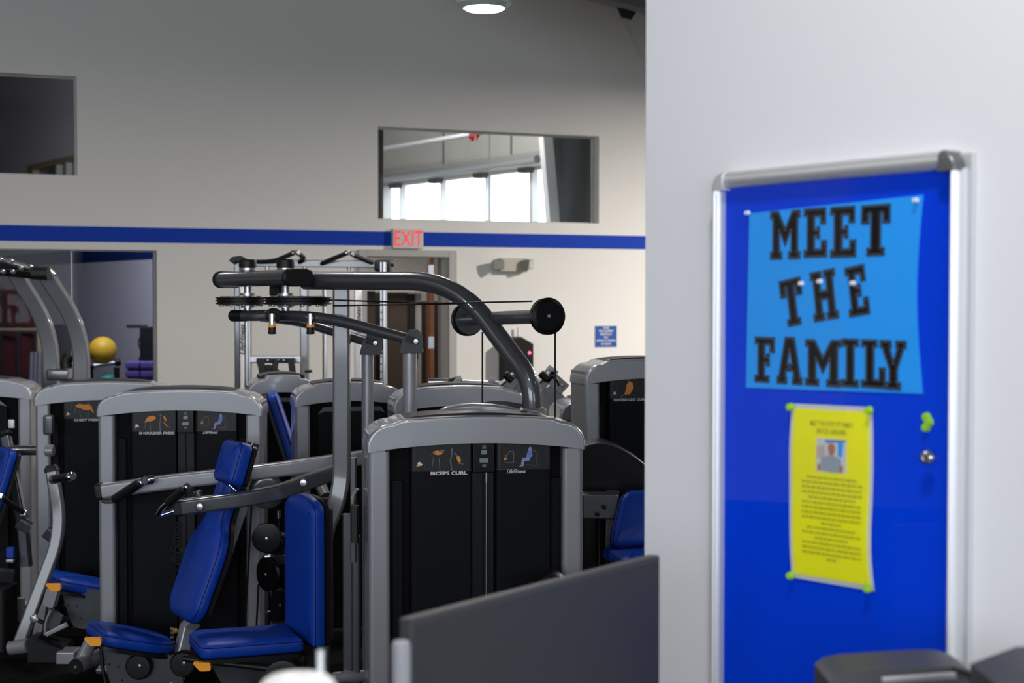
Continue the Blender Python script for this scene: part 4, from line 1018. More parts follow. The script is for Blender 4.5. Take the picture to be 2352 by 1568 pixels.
for x, y in ((0, 595), (46, 614), (24, 598), (68, 611), (4, 622), (27, 622)): hw_.cyl(P(x, y, 8.4), P(x + 5, y + 3, 8.38), .012, bev=.003)
hw_.cyl(P(0, 596, 8.45), P(72, 616, 8.45), .016); hw_.build('linkage', STEEL, pm)
MB().cyl(P(112, 622, 8.5), P(126, 634, 8.5), .022, bev=.004).build('bar_end', STEEL, pm)
cbx = MB().box(P(140, 859, 8.75), (.125, .16, .066), bev=.012).build('cross_housing', SILVER_D, pm)
MB().sweep(fillet([P(153, 846, 8.6), P(150, 830, 8.6), P(160, 815, 8.6)], .05), circ(.034, 14), scale=None).build('housing_grip', BLACK, pm)
# ---------- middle row seen from behind the pec fly
m1 = machine('calf_machine', 'machine with the furthest grey tower in the middle row', 570, 727, 7.95, 14)
tower(m1, 570, 727, 7.95, 14, 1.27, D=.26, plain=True)
nq = P(648, 1092, 7.62); vQ = (ZZ*.93 + XX*-.30).normalized()
pad(m1, 'back_pad', roundpoly([(-.26, 0), (0, 0), (0, .42), (-.26, .42)], .04), nq + XX*.05, V3((.15, -.99, 0)).normalized(), vQ, V3((.93, .15, .3)).normalized(), .055, .022, .006)
m2 = machine('leg_extension_machine', 'machine with the wide middle row tower behind the pec fly uprights', 677, 925, 7.35, 13)
tower(m2, 677, 925, 7.35, 13, 1.68 - 196/3500*7.42, D=.26, plain=True)
m3 = machine('torso_machine', 'machine whose tower stands between the pec fly uprights and its boom', 905, 1206, 6.95, 12)
tower(m3, 905, 1206, 6.95, 12, 1.68 - 205/3500*7.0, D=.22, plain=True)
m4 = machine('hip_machine', 'low machine tower peeping out behind the seated leg machine', 1288, 1520, 7.7, 10)
tower(m4, 1288, 1520, 7.7, 10, 1.68 - 233/3500*7.7, D=.3, plain=True)
# ---------- seated leg machine
lg = machine('seated_leg_machine', 'seated leg machine with blue pads, partly covered by the white partition', 1345, 1632, 7.2, 14)
tower(lg, 1345, 1632, 7.2, 14, 1.68 - 143/3500*7.3, D=.26, title='SEATED LEG CURL', figure=3)
q = P(1402, 828, 7.28); MB().box(q, (.028, .03, .012), bev=.003).build('cap_tag', WHITE, lg)
arc = [(1330, 1030), (1360, 1020), (1390, 1018), (1425, 1030), (1460, 1052), (1500, 1085), (1540, 1125), (1540, 1180), (1330, 1180)]
sg_ = MB().prism([(P(x, y, 6.5).x, P(x, y, 6.5).z) for x, y in arc], (0, 6.5, 0), XX, ZZ, YY*.25).build('wheel_shroud', BLACKG, lg)
MB().sweep(fillet([P(x, y, 6.49) for x, y in arc[:7]], .2, 4), circ(.006, 8)).build('shroud_rim', SILVER_D, sg_)
MB().box(P(1378, 1160, 6.35), (.15, .1, .105), bev=.008).build('link_box', SILVER_D, lg)
for x, y in ((1372, 1180), (1388, 1164)): MB().lathe([(.011, 0), (.001, .002)], P(x, y, 6.295), TOCAM, 14).build('box_hole', BLACK, lg)
MB().sweep([P(1408, 1126, 6.45), P(1404, 1290, 6.45)], rrect(.05, .06, .01), up=TOCAM).build('pad_post', SILVER, lg)
lo = P(1402, 1262, 6.2)
pad(lg, 'back_pad', roundpoly([(0, 0), (.42, .0), (.40, .235), (.05, .235), (.0, .05)], [.05, .05, .05, .05, .05]), lo + YY*.03, (XX*.97 + YY*.2).normalized(), (ZZ*.94 + YY*.34).normalized(), (TOCAM*.92 + XX*.2 + ZZ*.33).normalized(), .06, .028, .012)
MB().cyl(P(1412, 1268, 6.25), P(1500, 1262, 6.25), .012).build('pad_bar', STEEL, lg)
so2 = P(1430, 1318, 6.0)
pad(lg, 'seat', roundpoly([(0, 0), (.44, 0), (.44, .36), (.0, .36)], .06), so2, (XX*.98 + YY*.18).normalized(), (YY*.98 - XX*.18).normalized(), ZZ, .065, .028, .01)
q = so2 + XX*.2 + YY*.2; MB().sweep([q, floor_pt(q)], rrect(.12, .12, .02), up=YY).build('seat_column', BLACK, lg)
MB().sweep([P(1352, 1180, 6.6), floor_pt(P(1352, 1180, 6.6))], rrect(.08, .3, .02), up=YY).build('frame_column', BLACK, lg)
# ---------- plate machine with tilted grey plates behind the middle row
hm = thing('leg_press_machine', 'pale grey machine with tilted bolted plates near the back wall', 'exercise machine', floor_pt(P(1150, 900, 8.6)))
def tplate(px, py, Y, w_, h_, rot, th=.03, m=SILVER):
    c_, s_ = math.cos(rot), math.sin(rot)
    U_, W_ = V3((c_, 0, s_)), V3((-s_, 0, c_))
    return MB().fbox(P(px, py, Y), U_, YY, W_, (-w_/2, w_/2), (0, th), (-h_/2, h_/2), .004).build('tilted_plate', m, hm), U_, W_
for px, py, w_, h_ in ((1278, 878, .13, .075), (1255, 868, .065, .14), (1182, 872, .06, .12), (1050, 876, .035, .06), (1127, 878, .035, .05)):
    tp_, U_, W_ = tplate(px, py, 8.5, w_, h_, math.radians(-42 if px > 1260 else -38))
    if px == 1278:
        b2 = MB()
        for dx in (-.04, .035): bolt(b2, P(px, py, 8.5) + U_*dx + W_*.01, TOCAM, .010)
        b2.build('bolt', STEEL, tp_)
MB().sweep([P(985, 880, 8.6), P(1030, 880, 8.6)], rrect(.05, .06, .02), up=ZZ).build('roller', CHROME, hm)
MB().sweep([P(1030, 878, 8.65), P(1060, 870, 8.65)], rrect(.03, .04, .008), up=ZZ).build('roller_bracket', BLACK, hm)
MB().sweep([P(1040, 882, 8.7), P(1200, 890, 8.7)], rrect(.05, .06, .01), up=ZZ).build('rail', SILVER, hm)
for (a_, b_) in (((1148, 884), (1180, 858)), ((1230, 884), (1262, 856))):
    MB().cyl(P(*a_, 8.45), P(*b_, 8.45), .013).build('shaft', STEEL, hm)
    c_ = P(b_[0] - 12, b_[1] + 8, 8.42); MB().cyl(c_ - XX*.022 + ZZ*.02, c_ + XX*.022 - ZZ*.02, .022, bev=.004).build('stop_collar', BLACK, hm)
    MB().sweep(fillet([P(b_[0] + 4, b_[1] + 6, 8.42), P(b_[0] + 18, b_[1] + 16, 8.42), P(b_[0] + 22, b_[1] + 30, 8.42)], .04), circ(.008, 8)).build('hook', BLACK, hm)
MB().prism([(P(x, y, 8.55).x, P(x, y, 8.55).z) for x, y in ((1240, 900), (1272, 880), (1300, 915), (1290, 1000), (1235, 1000))], (0, 8.55, 0), XX, ZZ, YY*.05).build('side_plate', SILVER, hm)
MB().sweep([P(1262, 960, 8.7), floor_pt(P(1262, 960, 8.7))], rrect(.12, .2, .02), up=YY).build('column', SILVER, hm)
MB().sweep([P(1010, 885, 8.75), floor_pt(P(1010, 885, 8.75))], rrect(.08, .08, .02), up=YY).build('column', SILVER, hm)
# ---------- dual cable machine at the back
fm = thing('cable_machine', 'tall dual cable machine with pull up grips before the open doorway', 'exercise machine', floor_pt(P(700, 900, 10.5)))
YF = 10.5
def vpost(px, wpx, y0, m, nm, Y=YF, dpt=.07): 
    wd = m_px(wpx, Y); return MB().sweep([floor_pt(P(px, y0, Y)), P(px, y0, Y)], rrect(wd, dpt, min(wd, dpt)*.2), up=YY).build(nm, m, fm)
vpost(546, 14, 602, SILVER_D, 'post'); vpost(557, 9, 640, WINW, 'lettered_post', YF - .02); vpost(568, 5, 700, STEEL, 'guide_rod'); vpost(574, 4, 700, STEEL, 'guide_rod')
vpost(699, 19, 660, SILVER, 'post', YF + .2); vpost(742, 3, 660, BLACK, 'guide_rod', YF + .2, .02); vpost(748, 4, 660, STEEL, 'guide_rod', YF + .2, .02); vpost(766, 3, 660, STEEL, 'guide_rod', YF + .2, .02)
vpost(823, 15, 640, WINW, 'lettered_post', YF - .1); vpost(876, 5, 602, STEEL, 'post', YF - .3); vpost(884, 8, 602, STEEL, 'post', YF - .32)
hl = MB()
for y in range(700, 900, 17): hl.lathe([(.006, 0), (.001, .001)], P(876, y, YF - .336), TOCAM, 8)
hl.build('adjust_holes', BLACK, fm)
tx = MB()
tx.text('LifeFitness', P(562, 815, YF - .06), ZZ, -XX, .034, shear=.3, align='LEFT', bold=.02); tx.text('LifeFitness', P(829, 775, YF - .14), ZZ, -XX, .034, shear=.3, align='LEFT', bold=.02)
tx.build('post_lettering', BLACK, fm, flat=True, label='black lettering running up the posts')
MB().sweep([P(590, 604, YF), P(895, 607, YF)], rrect(.03, .05, .006), up=ZZ).build('top_bar', SILVER_D, fm)
MB().sweep([P(534, 603, YF - .05), P(538, 597, YF - .05), P(552, 595, YF - .05), P(562, 601, YF - .05)], rrect(.045, .10, .012), up=TOCAM).build('pulley_cap', BLACK, fm)
MB().box(P(880, 611, YF - .2), (.11, .16, .08), bev=.02).build('pulley_cap', BLACK, fm); MB().cyl(P(893, 603, YF - .2), P(906, 604, YF - .2), .026, bev=.004).build('cap_end', SILVER_D, fm)
MB().sweep(fillet([P(545, 602, YF), P(600, 602, YF), P(632, 599, YF - .1), P(672, 582, YF - .35)], [.1, .15]), circ(.016, 12)).build('pull_up_grip', BLACK, fm)
MB().sweep(fillet([P(687, 603, YF), P(699, 592, YF - .1), P(684, 581, YF - .35)], .06), circ(.016, 12)).build('pull_up_grip', BLACK, fm)
MB().sweep(fillet([P(738, 606, YF), P(757, 597, YF - .1), P(795, 582, YF - .35)], .1), circ(.016, 12)).build('pull_up_grip', BLACK, fm)
MB().sweep(fillet([P(856, 604, YF), P(838, 597, YF - .1), P(809, 584, YF - .35)], .06), circ(.016, 12)).build('pull_up_grip', BLACK, fm)
for x, y in ((673, 581), (683, 580), (796, 581), (808, 583)): MB().cyl(P(x - 2, y, YF - .36), P(x + 3, y - 1, YF - .37), .0185, bev=.003).build('grip_cap', CHROME, fm)
for x in (614, 700, 802): MB().cyl(P(x, 606, YF), P(x, 622, YF), .014).build('bracket', STEEL, fm)
MB().sweep([P(575, 825, YF), P(690, 825, YF)], rrect(.06, .05, .008), up=ZZ).build('cross_bar', STEEL, fm)
MB().sweep([P(590, 827, YF - .06), P(676, 827, YF - .06)], rrect(.04, .03, .006), up=ZZ).build('strap_rack', BLACK, fm)
for x0, x1, wd in ((597, 603, .05), (634, 630, .04), (668, 672, .045)):
    MB().sweep(fillet([P(x0, 826, YF - .09), P(x1, 850, YF - .1), P(x1 + 2, 905, YF - .09)], .05), rrect(wd, .02, .006), up=TOCAM).build('strap', BLACK, fm)
MB().sweep(fillet([P(606, 850, YF - .08), P(620, 846, YF - .08), P(636, 858, YF - .08)], .03), rrect(.06, .02, .006), up=TOCAM).build('strap', BLACK, fm)
MB().cyl(P(700, 853, YF - .1), P(717, 852, YF - .1), .010, bev=.002).build('adjust_pin', BLACK, fm)
b2 = MB()
for x in (615, 639, 652): bolt(b2, P(x, 827, YF - .076), TOCAM, .008)
b2.build('bolt', STEEL, fm)
# ---------- dumbbell rack seen through the gap under the arms
dr = thing('dumbbell_rack', 'grey dumbbell rack seen through the gap beside the blue back pad', 'rack', floor_pt(P(640, 1400, 7.55)))
for z in (1265, 1395):
    MB().sweep([P(606, z, 7.6), P(670, z + 2, 7.6)], rrect(.05, .05, .008), up=ZZ).build('shelf_bar', SILVER_D, dr)
    MB().sweep([P(606, z + 18, 7.45), P(670, z + 20, 7.45)], rrect(.03, .05, .006), up=ZZ).build('shelf_lip', SILVER_D, dr)
for x in (609, 668): MB().sweep([floor_pt(P(x, 1265, 7.62)), P(x, 1250, 7.62)], rrect(.06, .06, .01), up=YY).build('rack_post', SILVER_D, dr)
for i, (x, y) in enumerate(((640, 1246), (638, 1376))):
    d0 = P(x, y - 2, 7.52); r = thing('dumbbell', ['dumbbell on the upper shelf of the rack next to the blue back pad', 'dumbbell on the lower shelf of the rack next to the blue back pad'][i], 'dumbbell', d0, 'dumbbells on the rack')
    for yy in (-.10, .05): MB().cyl(d0 + YY*yy, d0 + YY*(yy + .06), .034, n=12, bev=.008).build('weight_head', BLACK, r)
    MB().cyl(d0 - YY*.05, d0 + YY*.06, .015).build('handle', CHROME, r)
# ------------------------------------------------------------------ partition with the notice board
pu0 = puz(1480, 700)[0]
MB().fbox(OP, DP, NP, ZZ, (pu0, pu0 + 2.6), (-.14, 0), (0, HC), .004).build('wall_partition', WALL_P, kind='structure')
T = .034
bu0, bz_t = puz(1662, 405, .0)[0], puz(1900, 369, T)[1]
bu1 = puz(2196, 500, T)[0]
bz_b = .905
nb_ = thing('notice_board', 'framed lockable notice board with a blue felt back on the white partition', 'notice board', pp((bu0+bu1)/2, bz_b, 0))
MB().fbox(OP, DP, NP, ZZ, (bu0 + .002, bu1 + .012), (.0, .012), (bz_b, bz_t - .006), .003).build('back_tray', ALU, nb_)
sw_ = .021; tr = .031
iu0, iu1 = bu0 + sw_, bu1 - sw_
MB().fbox(OP, DP, NP, ZZ, (iu0 - .004, iu1 + .004), (.012, .0135), (bz_b + .02, bz_t - tr + .004)).build('felt', FELT, nb_)
stile = [(-sw_/2, 0), (sw_/2, 0), (sw_/2, T - .014), (sw_/2 - .005, T - .004), (0, T), (-sw_/2 + .005, T - .004), (-sw_/2, T - .014)]
def bar(u, prof_w, name, za, zb):
    k = prof_w / sw_
    return MB().prism([(x*k, y) for x, y in stile], pp(u, za, .0), DP, NP, ZZ*(zb - za)).build(name, ALU, nb_, ang=50)
s1 = bar(bu0 + sw_/2, sw_, 'frame_stile', bz_b + .03, bz_t - .03)
s2 = bar(bu1 - sw_/2, sw_, 'frame_stile', bz_b + .03, bz_t - .03)
for du in (.006, .0145): MB().fbox(OP, DP, NP, ZZ, (bu0 + du - .0012, bu0 + du + .0012), (T - .008, T - .0025), (bz_b + .04, bz_t - .04)).build('groove', FRAMEG, s1)
rail = [(0, 0), (0, T - .014), (-.005, T - .004), (-tr/2, T), (-tr + .005, T - .004), (-tr, T - .014), (-tr, 0)]
for zt_ in (bz_t, bz_b + tr):
    MB().prism(rail, pp(bu0 + .02, zt_, 0), ZZ, NP, DP*(bu1 - bu0 - .04)).build('frame_rail', ALU, nb_, ang=50)
def corner(u, sgn, z, up, m, lab):
    # rounded corner piece: quarter disc in the board plane, as thick as the frame
    R = .034; pts = [(0, 0)] + [(R*math.sin(math.radians(a_)), R*math.cos(math.radians(a_))) for a_ in range(0, 91, 9)]
    mm = MB(); rg = ((0, 0), (0, T - .008), (.004, T - .001), (.010, T + .0025))
    o_ = pp(u - sgn*R, z - up*R); vs = []; fs = []; n = len(pts)
    for d, y in rg:
        f = 1 - d/R
        vs += [o_ + DP*(sgn*x*f) + ZZ*(up*zz*f) + NP*y for x, zz in pts]
    for j in range(len(rg) - 1):
        for i in range(n): fs.append([j*n+i, j*n+(i+1) % n, (j+1)*n+(i+1) % n, (j+1)*n+i])
    fs += [list(range(n)), [(len(rg)-1)*n + i for i in range(n)]]
    return mm.add(vs, fs).build('corner_cap', m, nb_, ang=50, label=lab)
CAPD = mat('corner_grey', (.12, .125, .13), .35, .5)
corner(bu1, 1, bz_t, 1, CAPD, 'dark grey corner cap'); corner(bu0, -1, bz_t, 1, ALU, None); corner(bu1, 1, bz_b, -1, CAPD, 'dark grey corner cap'); corner(bu0, -1, bz_b, -1, ALU, None)
MB().fbox(OP, DP, NP, ZZ, (iu0, iu1), (.0255, .0285), (bz_b + tr, bz_t - tr)).build('pane', ACRYL, nb_)
lu, lz_ = puz(2131, 1050, .03)
lk = MB().lathe([(.0125, 0), (.0125, .004), (.010, .008), (.0065, .009), (.006, .007), (.001, .007)], pp(lu, lz_, .0285), NP, 24).build('lock', CHROME, nb_, label='chrome lock')
MB().fbox(pp(lu, lz_, .036), DP, NP, ZZ, (-.001, .001), (0, .0008), (-.004, .004)).build('key_slot', BLACK, lk)
# --- posters (thin sheets that bulge a little)
def sheet(quad, off, name, m, bulge, nu=14, nv=20, inner=0., th=.0006, warp=None):
    q = [puz(*p, off) for p in quad]                       # TL TR BR BL
    def f(s_, t_):
        u = (q[0][0]*(1-s_) + q[1][0]*s_)*(1-t_) + (q[3][0]*(1-s_) + q[2][0]*s_)*t_
        z = (q[0][1]*(1-s_) + q[1][1]*s_)*(1-t_) + (q[3][1]*(1-s_) + q[2][1]*s_)*t_
        if warp: u += warp(s_, t_)
        return u, z
    vs = []; fs = []
    for lay in (0, 1):
        for j in range(nv + 1):
            for i in range(nu + 1):
                s_, t_ = i/nu, j/nv
                s_ = inner + s_*(1 - 2*inner); t_ = inner*.6 + t_*(1 - 1.2*inner)
                u, z = f(s_, t_)
                vs.append(pp(u, z, off + bulge(s_, t_) + (th if lay else 0)))
    N_ = (nu+1)*(nv+1); ix = lambda l, i, j: l*N_ + j*(nu+1) + i
    for l in (0, 1):
        for j in range(nv):
            for i in range(nu): fs.append([ix(l, i, j), ix(l, i+1, j), ix(l, i+1, j+1), ix(l, i, j+1)])
    for j in range(nv):
        for i in (0, nu): fs.append([ix(0, i, j), ix(0, i, j+1), ix(1, i, j+1), ix(1, i, j)])
    for i in range(nu):
        for j in (0, nv): fs.append([ix(0, i, j), ix(0, i+1, j), ix(1, i+1, j), ix(1, i, j)])
    return vs, fs, f
bulge_p = lambda s_, t_: .0004 + .0055*max(0, s_ - .55)**1.3*math.sin(math.pi*t_)
vs, fs, fP = sheet([(1722, 490), (2122, 447), (2121, 904), (1714, 890)], .0145, 'poster', PAPER_B, bulge_p, warp=lambda s_, t_: -.011*s_**3*math.sin(math.pi*t_))
c_ = pp(puz(1915, 680)[0], puz(1915, 890)[1], .0145)
po_ = thing('poster', 'bright blue card poster reading MEET THE FAMILY in black letters', 'poster', c_)
MB().add(vs, fs).build('card', PAPER_B, po_)
LET = {
'E': [(0,0),(1,0),(1,.33),(.78,.33),(.78,.16),(.46,.16),(.46,.43),(.58,.43),(.58,.38),(.68,.38),(.68,.62),(.58,.62),(.58,.57),(.46,.57),(.46,.84),(.74,.84),(.74,.68),(.95,.68),(.95,1),(0,1),(0,.86),(.14,.86),(.14,.14),(0,.14)],
'F': [(0,0),(.72,0),(.72,.14),(.5,.14),(.5,.43),(.62,.43),(.62,.37),(.74,.37),(.74,.63),(.62,.63),(.62,.57),(.5,.57),(.5,.84),(.78,.84),(.78,.68),(1,.68),(1,1),(0,1),(0,.86),(.16,.86),(.16,.14),(0,.14)],
'T': [(.2,0),(.8,0),(.8,.14),(.67,.14),(.67,.84),(.76,.84),(.76,.64),(1,.64),(1,1),(0,1),(0,.64),(.24,.64),(.24,.84),(.33,.84),(.33,.14),(.2,.14)],
'H': [(0,0),(.44,0),(.44,.14),(.36,.14),(.36,.42),(.64,.42),(.64,.14),(.56,.14),(.56,0),(1,0),(1,.14),(.9,.14),(.9,.86),(1,.86),(1,1),(.56,1),(.56,.86),(.64,.86),(.64,.6),(.36,.6),(.36,.86),(.44,.86),(.44,1),(0,1),(0,.86),(.1,.86),(.1,.14),(0,.14)],
'I': [(0,0),(1,0),(1,.14),(.72,.14),(.72,.86),(1,.86),(1,1),(0,1),(0,.86),(.28,.86),(.28,.14),(0,.14)],
'L': [(0,0),(1,0),(1,.42),(.76,.42),(.76,.17),(.52,.17),(.52,.86),(.66,.86),(.66,1),(0,1),(0,.86),(.18,.86),(.18,.14),(0,.14)],
'M': [(0,0),(.38,0),(.38,.14),(.3,.14),(.3,.6),(.5,.28),(.7,.6),(.7,.14),(.62,.14),(.62,0),(1,0),(1,.14),(.92,.14),(.92,.86),(1,.86),(1,1),(.74,1),(.5,.62),(.26,1),(0,1),(0,.86),(.08,.86),(.08,.14),(0,.14)],
'Y': [(.26,0),(.78,0),(.78,.14),(.66,.14),(.66,.42),(.92,.86),(1,.86),(1,1),(.62,1),(.62,.86),(.68,.86),(.52,.56),(.36,.86),(.42,.86),(.42,1),(0,1),(0,.86),(.08,.86),(.36,.42),(.36,.14),(.26,.14)],
'A': [(0,0),(.38,0),(.38,.14),(.32,.14),(.36,.28),(.499,.28),(.499,.42),(.41,.42),(.5,.74),(.59,.42),(.501,.42),(.501,.28),(.64,.28),(.68,.14),(.62,.14),(.62,0),(1,0),(1,.14),(.93,.14),(.68,1),(.32,1),(.07,.14),(0,.14)]}
def letter(ch, x0, x1, y0, y1, rot=0.):
    px, py = (x0+x1)/2, (y0+y1)/2
    u0, u1 = puz(x0, py, .0165)[0], puz(x1, py, .0165)[0]
    z1, z0 = puz(px, y0, .0165)[1], puz(px, y1, .0165)[1]
    cu, cz = (u0+u1)/2, (z0+z1)/2; Wl, Hl = u1-u0, z1-z0
    if rot:
        c_, s_ = abs(math.cos(rot)), abs(math.sin(rot)); den = c_*c_ - s_*s_
        Wl, Hl = (Wl*c_ - Hl*s_)/den, (Hl*c_ - Wl*s_)/den
    c_, s_ = math.cos(rot), math.sin(rot)
    poly = [((x-.5)*Wl, (y-.5)*Hl) for x, y in LET[ch]]
    sl_ = sum(1 for _ in ())
    pu0_, pu1_ = puz(1714, 680)[0], puz(2121, 680)[0]
    def w3(x, y, o):
        u, z = cu + x*c_ - y*s_, cz + x*s_ + y*c_
        t_ = min(max((puz(1915, 470)[1] - z) / (puz(1915, 470)[1] - puz(1915, 897)[1]), 0), 1)
        return pp(u, z, .0145 + bulge_p((u-pu0_)/(pu1_-pu0_), t_) + .0008 + o)
    m_ = MB(); b_ = bmesh.new()
    big = [b_.verts.new((x, y, 0)) for x, y in inset(poly, -.0012)]
    f_ = b_.faces.new(big); f_.normal_update(); bmesh.ops.triangulate(b_, faces=[f_]); b_.verts.index_update()
    n = len(big)
    vv = [w3(v.co.x, v.co.y, 0) for v in b_.verts] + [w3(v.co.x, v.co.y, .0008) for v in b_.verts]
    ff_ = [[v.index + k*n for v in f.verts] for f in b_.faces for k in (0, 1)] + [[i, (i+1) % n, n+(i+1) % n, n+i] for i in range(n)]
    b_.free(); m_.add(vv, ff_, 0)
    ins_ = inset(poly, .0016)
    for i in range(n):
        a_, e_ = V3((*ins_[i], 0)), V3((*ins_[(i+1) % n], 0)); d_ = e_ - a_; Ln = d_.length
        if Ln < .003: continue
        k = max(1, int(Ln/.0062)); d_.normalize(); nn_ = V3((-d_.y, d_.x, 0))*.0006
        for j in range(k):
            s0_ = Ln*(j + .2)/k; s1_ = Ln*(j + .8)/k
            p_ = [a_ + d_*s0_ - nn_, a_ + d_*s1_ - nn_, a_ + d_*s1_ + nn_, a_ + d_*s0_ + nn_]
            m_.add([w3(q.x, q.y, .00105) for q in p_], [[0, 1, 2, 3]], 1)
    m_.build('letter', [LETTER_K, STITCH], po_, flat=True)
for ch, x0, x1, y0, y1, r in (('M', 1770, 1837, 485, 594, 0), ('E', 1847, 1898, 479, 590, 0), ('E', 1908, 1965, 475, 590, 0), ('T', 1979, 2044, 471, 586, 0),
    ('T', 1789, 1849, 636, 752, .17), ('H', 1860, 1926, 617, 739, .14), ('E', 1940, 1998, 607, 728, .15),
    ('F', 1734, 1778, 775, 877, 0), ('A', 1785, 1842, 775, 881, 0), ('M', 1850, 1930, 781, 886, 0), ('I', 1934, 1971, 779, 888, 0), ('L', 1979, 2033, 781, 890, 0), ('Y', 2022, 2081, 783, 894, 0)):
    letter(ch, x0, x1, y0, y1, r)
# flyer
bulge_f = lambda s_, t_: .0006 + .004*math.sin(math.pi*t_)*(.4 + .6*s_) + .0012*math.sin(6.3*t_*1.4)
FQ = [(1820, 926), (2005, 935), (2010, 1357), (1820, 1325)]
wf = lambda s_, t_: -.006*(1-s_)*math.sin(math.pi*t_) + .004*math.sin(2*math.pi*t_)*s_
vs, fs, fF = sheet(FQ, .0145, 'flyer', PAPER_Y, bulge_f, warp=wf)
fy = thing('flyer', 'laminated yellow flyer with a small portrait photo pinned below the blue poster', 'flyer', pp(fF(.5, 1)[0], fF(.5, 1)[1], .0145))
MB().add(vs, fs).build('laminate', LAMIN, fy)
vs, fs, _ = sheet(FQ, .0145, 'flyer', PAPER_Y, lambda s_, t_: bulge_f(s_, t_) + .0008, warp=wf, inner=.045)
MB().add(vs, fs).build('paper', PAPER_Y, fy)
def fpt(s_, t_, o=0.): u, z = fF(s_, t_); return pp(u, z, .0145 + bulge_f(s_, t_) + .0018 + o)
ph = MB()
def fq(poly, mi, o): ph.add([fpt(s_, t_, o) for s_, t_ in poly], [list(range(len(poly)))], mi)
S0, S1, T0, T1 = .34, .70, .185, .375
R_ = lambda a_, b_: (S0 + (S1-S0)*a_, T0 + (T1-T0)*b_)
fq([R_(0, 0), R_(1, 0), R_(1, 1), R_(0, 1)], 0, 0)
fq([R_(.3, .05), R_(.98, .02), R_(.98, .08), R_(.32, .14)], 1, .00012)
fq([R_(.72, .1), R_(.9, .1), R_(.86, .55), R_(.72, .5)], 2, .00014)
fq([R_(.02, .25), R_(.28, .2), R_(.3, .6), R_(.02, .6)], 5, .00014)
fq([R_(.14, .95), R_(.16, .6), R_(.36, .5), R_(.62, .5), R_(.82, .6), R_(.86, .98), R_(.5, 1)], 3, .0002)
fq([R_(.42, .16), R_(.56, .14), R_(.64, .24), R_(.62, .42), R_(.52, .54), R_(.43, .44), R_(.39, .28)], 4, .0003)
fq([R_(.05, .8), R_(.14, .75), R_(.16, .96), R_(.05, .96)], 4, .0003); fq([R_(.8, .75), R_(.9, .78), R_(.88, .98), R_(.76, .98)], 4, .0003)
ph.build('photo', [LAMIN, BLUE_INK, PAPER_B, SHIRT, SKIN, mat('print_pale', (.52, .42, .40), .7)], fy, flat=True, label='small portrait photo of a person in a grey shirt')
lt = MB()
Uf = (fpt(.8, .1) - fpt(.2, .1)).normalized()
def line(txt, t_, wfrac, h):
    wid = (fpt(.5 + wfrac/2, t_) - fpt(.5 - wfrac/2, t_)).length
    lt.text(txt, fpt(.52, t_, .0004), (fpt(.8, t_) - fpt(.2, t_)).normalized(), ZZ, h, sx=wid/(len(txt)*h*.95), bold=.01)
line('MEET THE FORT FIT FAMILY', .118, .66, .0085); line('BRYCE ABRAMS', .160, .40, .0085)
rr = random.Random(3)
for i in range(17):
    t_ = .405 + i*.0285; half = .36 if i not in (4, 9, 10, 12, 16) else (.28, .12, .30, .20, .06)[(4, 9, 10, 12, 16).index(i)]
    if i == 0: half = .3
    x = .53 - half
    while x < .53 + half:
        wl = rr.uniform(.02, .06); e_ = min(x + wl, .53 + half)
        lt.add([fpt(x, t_, .0004), fpt(e_, t_, .0004), fpt(e_, t_ + .010, .0004), fpt(x, t_ + .010, .0004)], [[0, 1, 2, 3]], 0); x = e_ + .012
lt.build('print', INK_Y, fy, flat=True, label='dark printed text lines')
# pins
def pin(px, py, m, lab, r=.0075, off=.016, nm='push_pin', grp=None):
    u, z = puz(px, py, off)
    o = MB().lathe([(.001, -.006), (.0012, 0), (r*.95, .0004), (r, .002), (r*.62, .0035), (r*.55, .0055), (r*.8, .0072), (r*.78, .0082), (.001, .0088)], pp(u, z, off), NP, 18).build(nm, m)
    return tag(o, lab, 'push pin', grp)
G_ = 'lime push pins in the notice board'
for px, py, lab in ((1818, 934, 'lime push pin at the upper corner of the flyer, away from the lock'), (1999, 942, 'pale lime push pin at the upper corner of the flyer nearest the lock'), (1818, 1321, 'lime push pin at the lower corner of the flyer, away from the lock'), (1996, 1351, 'lime push pin at the lowest flyer corner'),
                    (2131, 957, 'spare lime push pin, upper one of three above the lock'), (2137, 969, 'spare lime push pin, middle one of three above the lock'), (2130, 981, 'spare lime push pin, lower one of three above the lock')):
    pin(px, py, LIME, lab, off=.0205 if px < 2100 else .0136, grp=G_)
for px, py, lab in ((1720, 489, 'clear push pin at the poster corner farthest from the lock'), (2106, 460, 'clear push pin at the poster corner above the lock'), (1843, 651, 'clear pin on the letter T of the word THE'), (1886, 646, 'clear pin on the letter H of the word THE'), (1962, 650, 'clear pin on the last letter of the word THE')):
    pin(px, py, CLEARW, lab, r=.0045, off=.0168, grp='clear push pins in the poster')
# ------------------------------------------------------------------ reception counter and what stands on it
CZ = .89
ct = thing('reception_counter', 'pale reception counter below the notice board, under the monitor', 'counter', (.1, 1.8, 0))
MB().prism([(-.63, 1.28), (1.36, 1.28), (.61, 2.38), (-.63, 2.38)], (0, 0, CZ - .04), XX, YY, ZZ*.04).build('worktop', MAPLE, ct)
MB().prism([(-.58, 1.33), (1.24, 1.33), (.57, 2.33), (-.58, 2.33)], (0, 0, 0), XX, YY, ZZ*(CZ - .04)).build('body', MAPLE, ct)
tl_, tr_ = P(944, 1421, 2.0), P(1517, 1275, 2.5)
md = tr_ - tl_; md.z = 0; mw = md.length; md.normalize(); mn = V3((md.y, -md.x, 0)); zt_ = (tl_.z + tr_.z)/2
mh_ = .36
b0_ = V3((tl_.x, tl_.y, 0))
mo = thing('monitor', 'dark wide monitor standing angled on the reception counter', 'monitor', (b0_ + md*mw/2 - mn*.06) + ZZ*CZ)
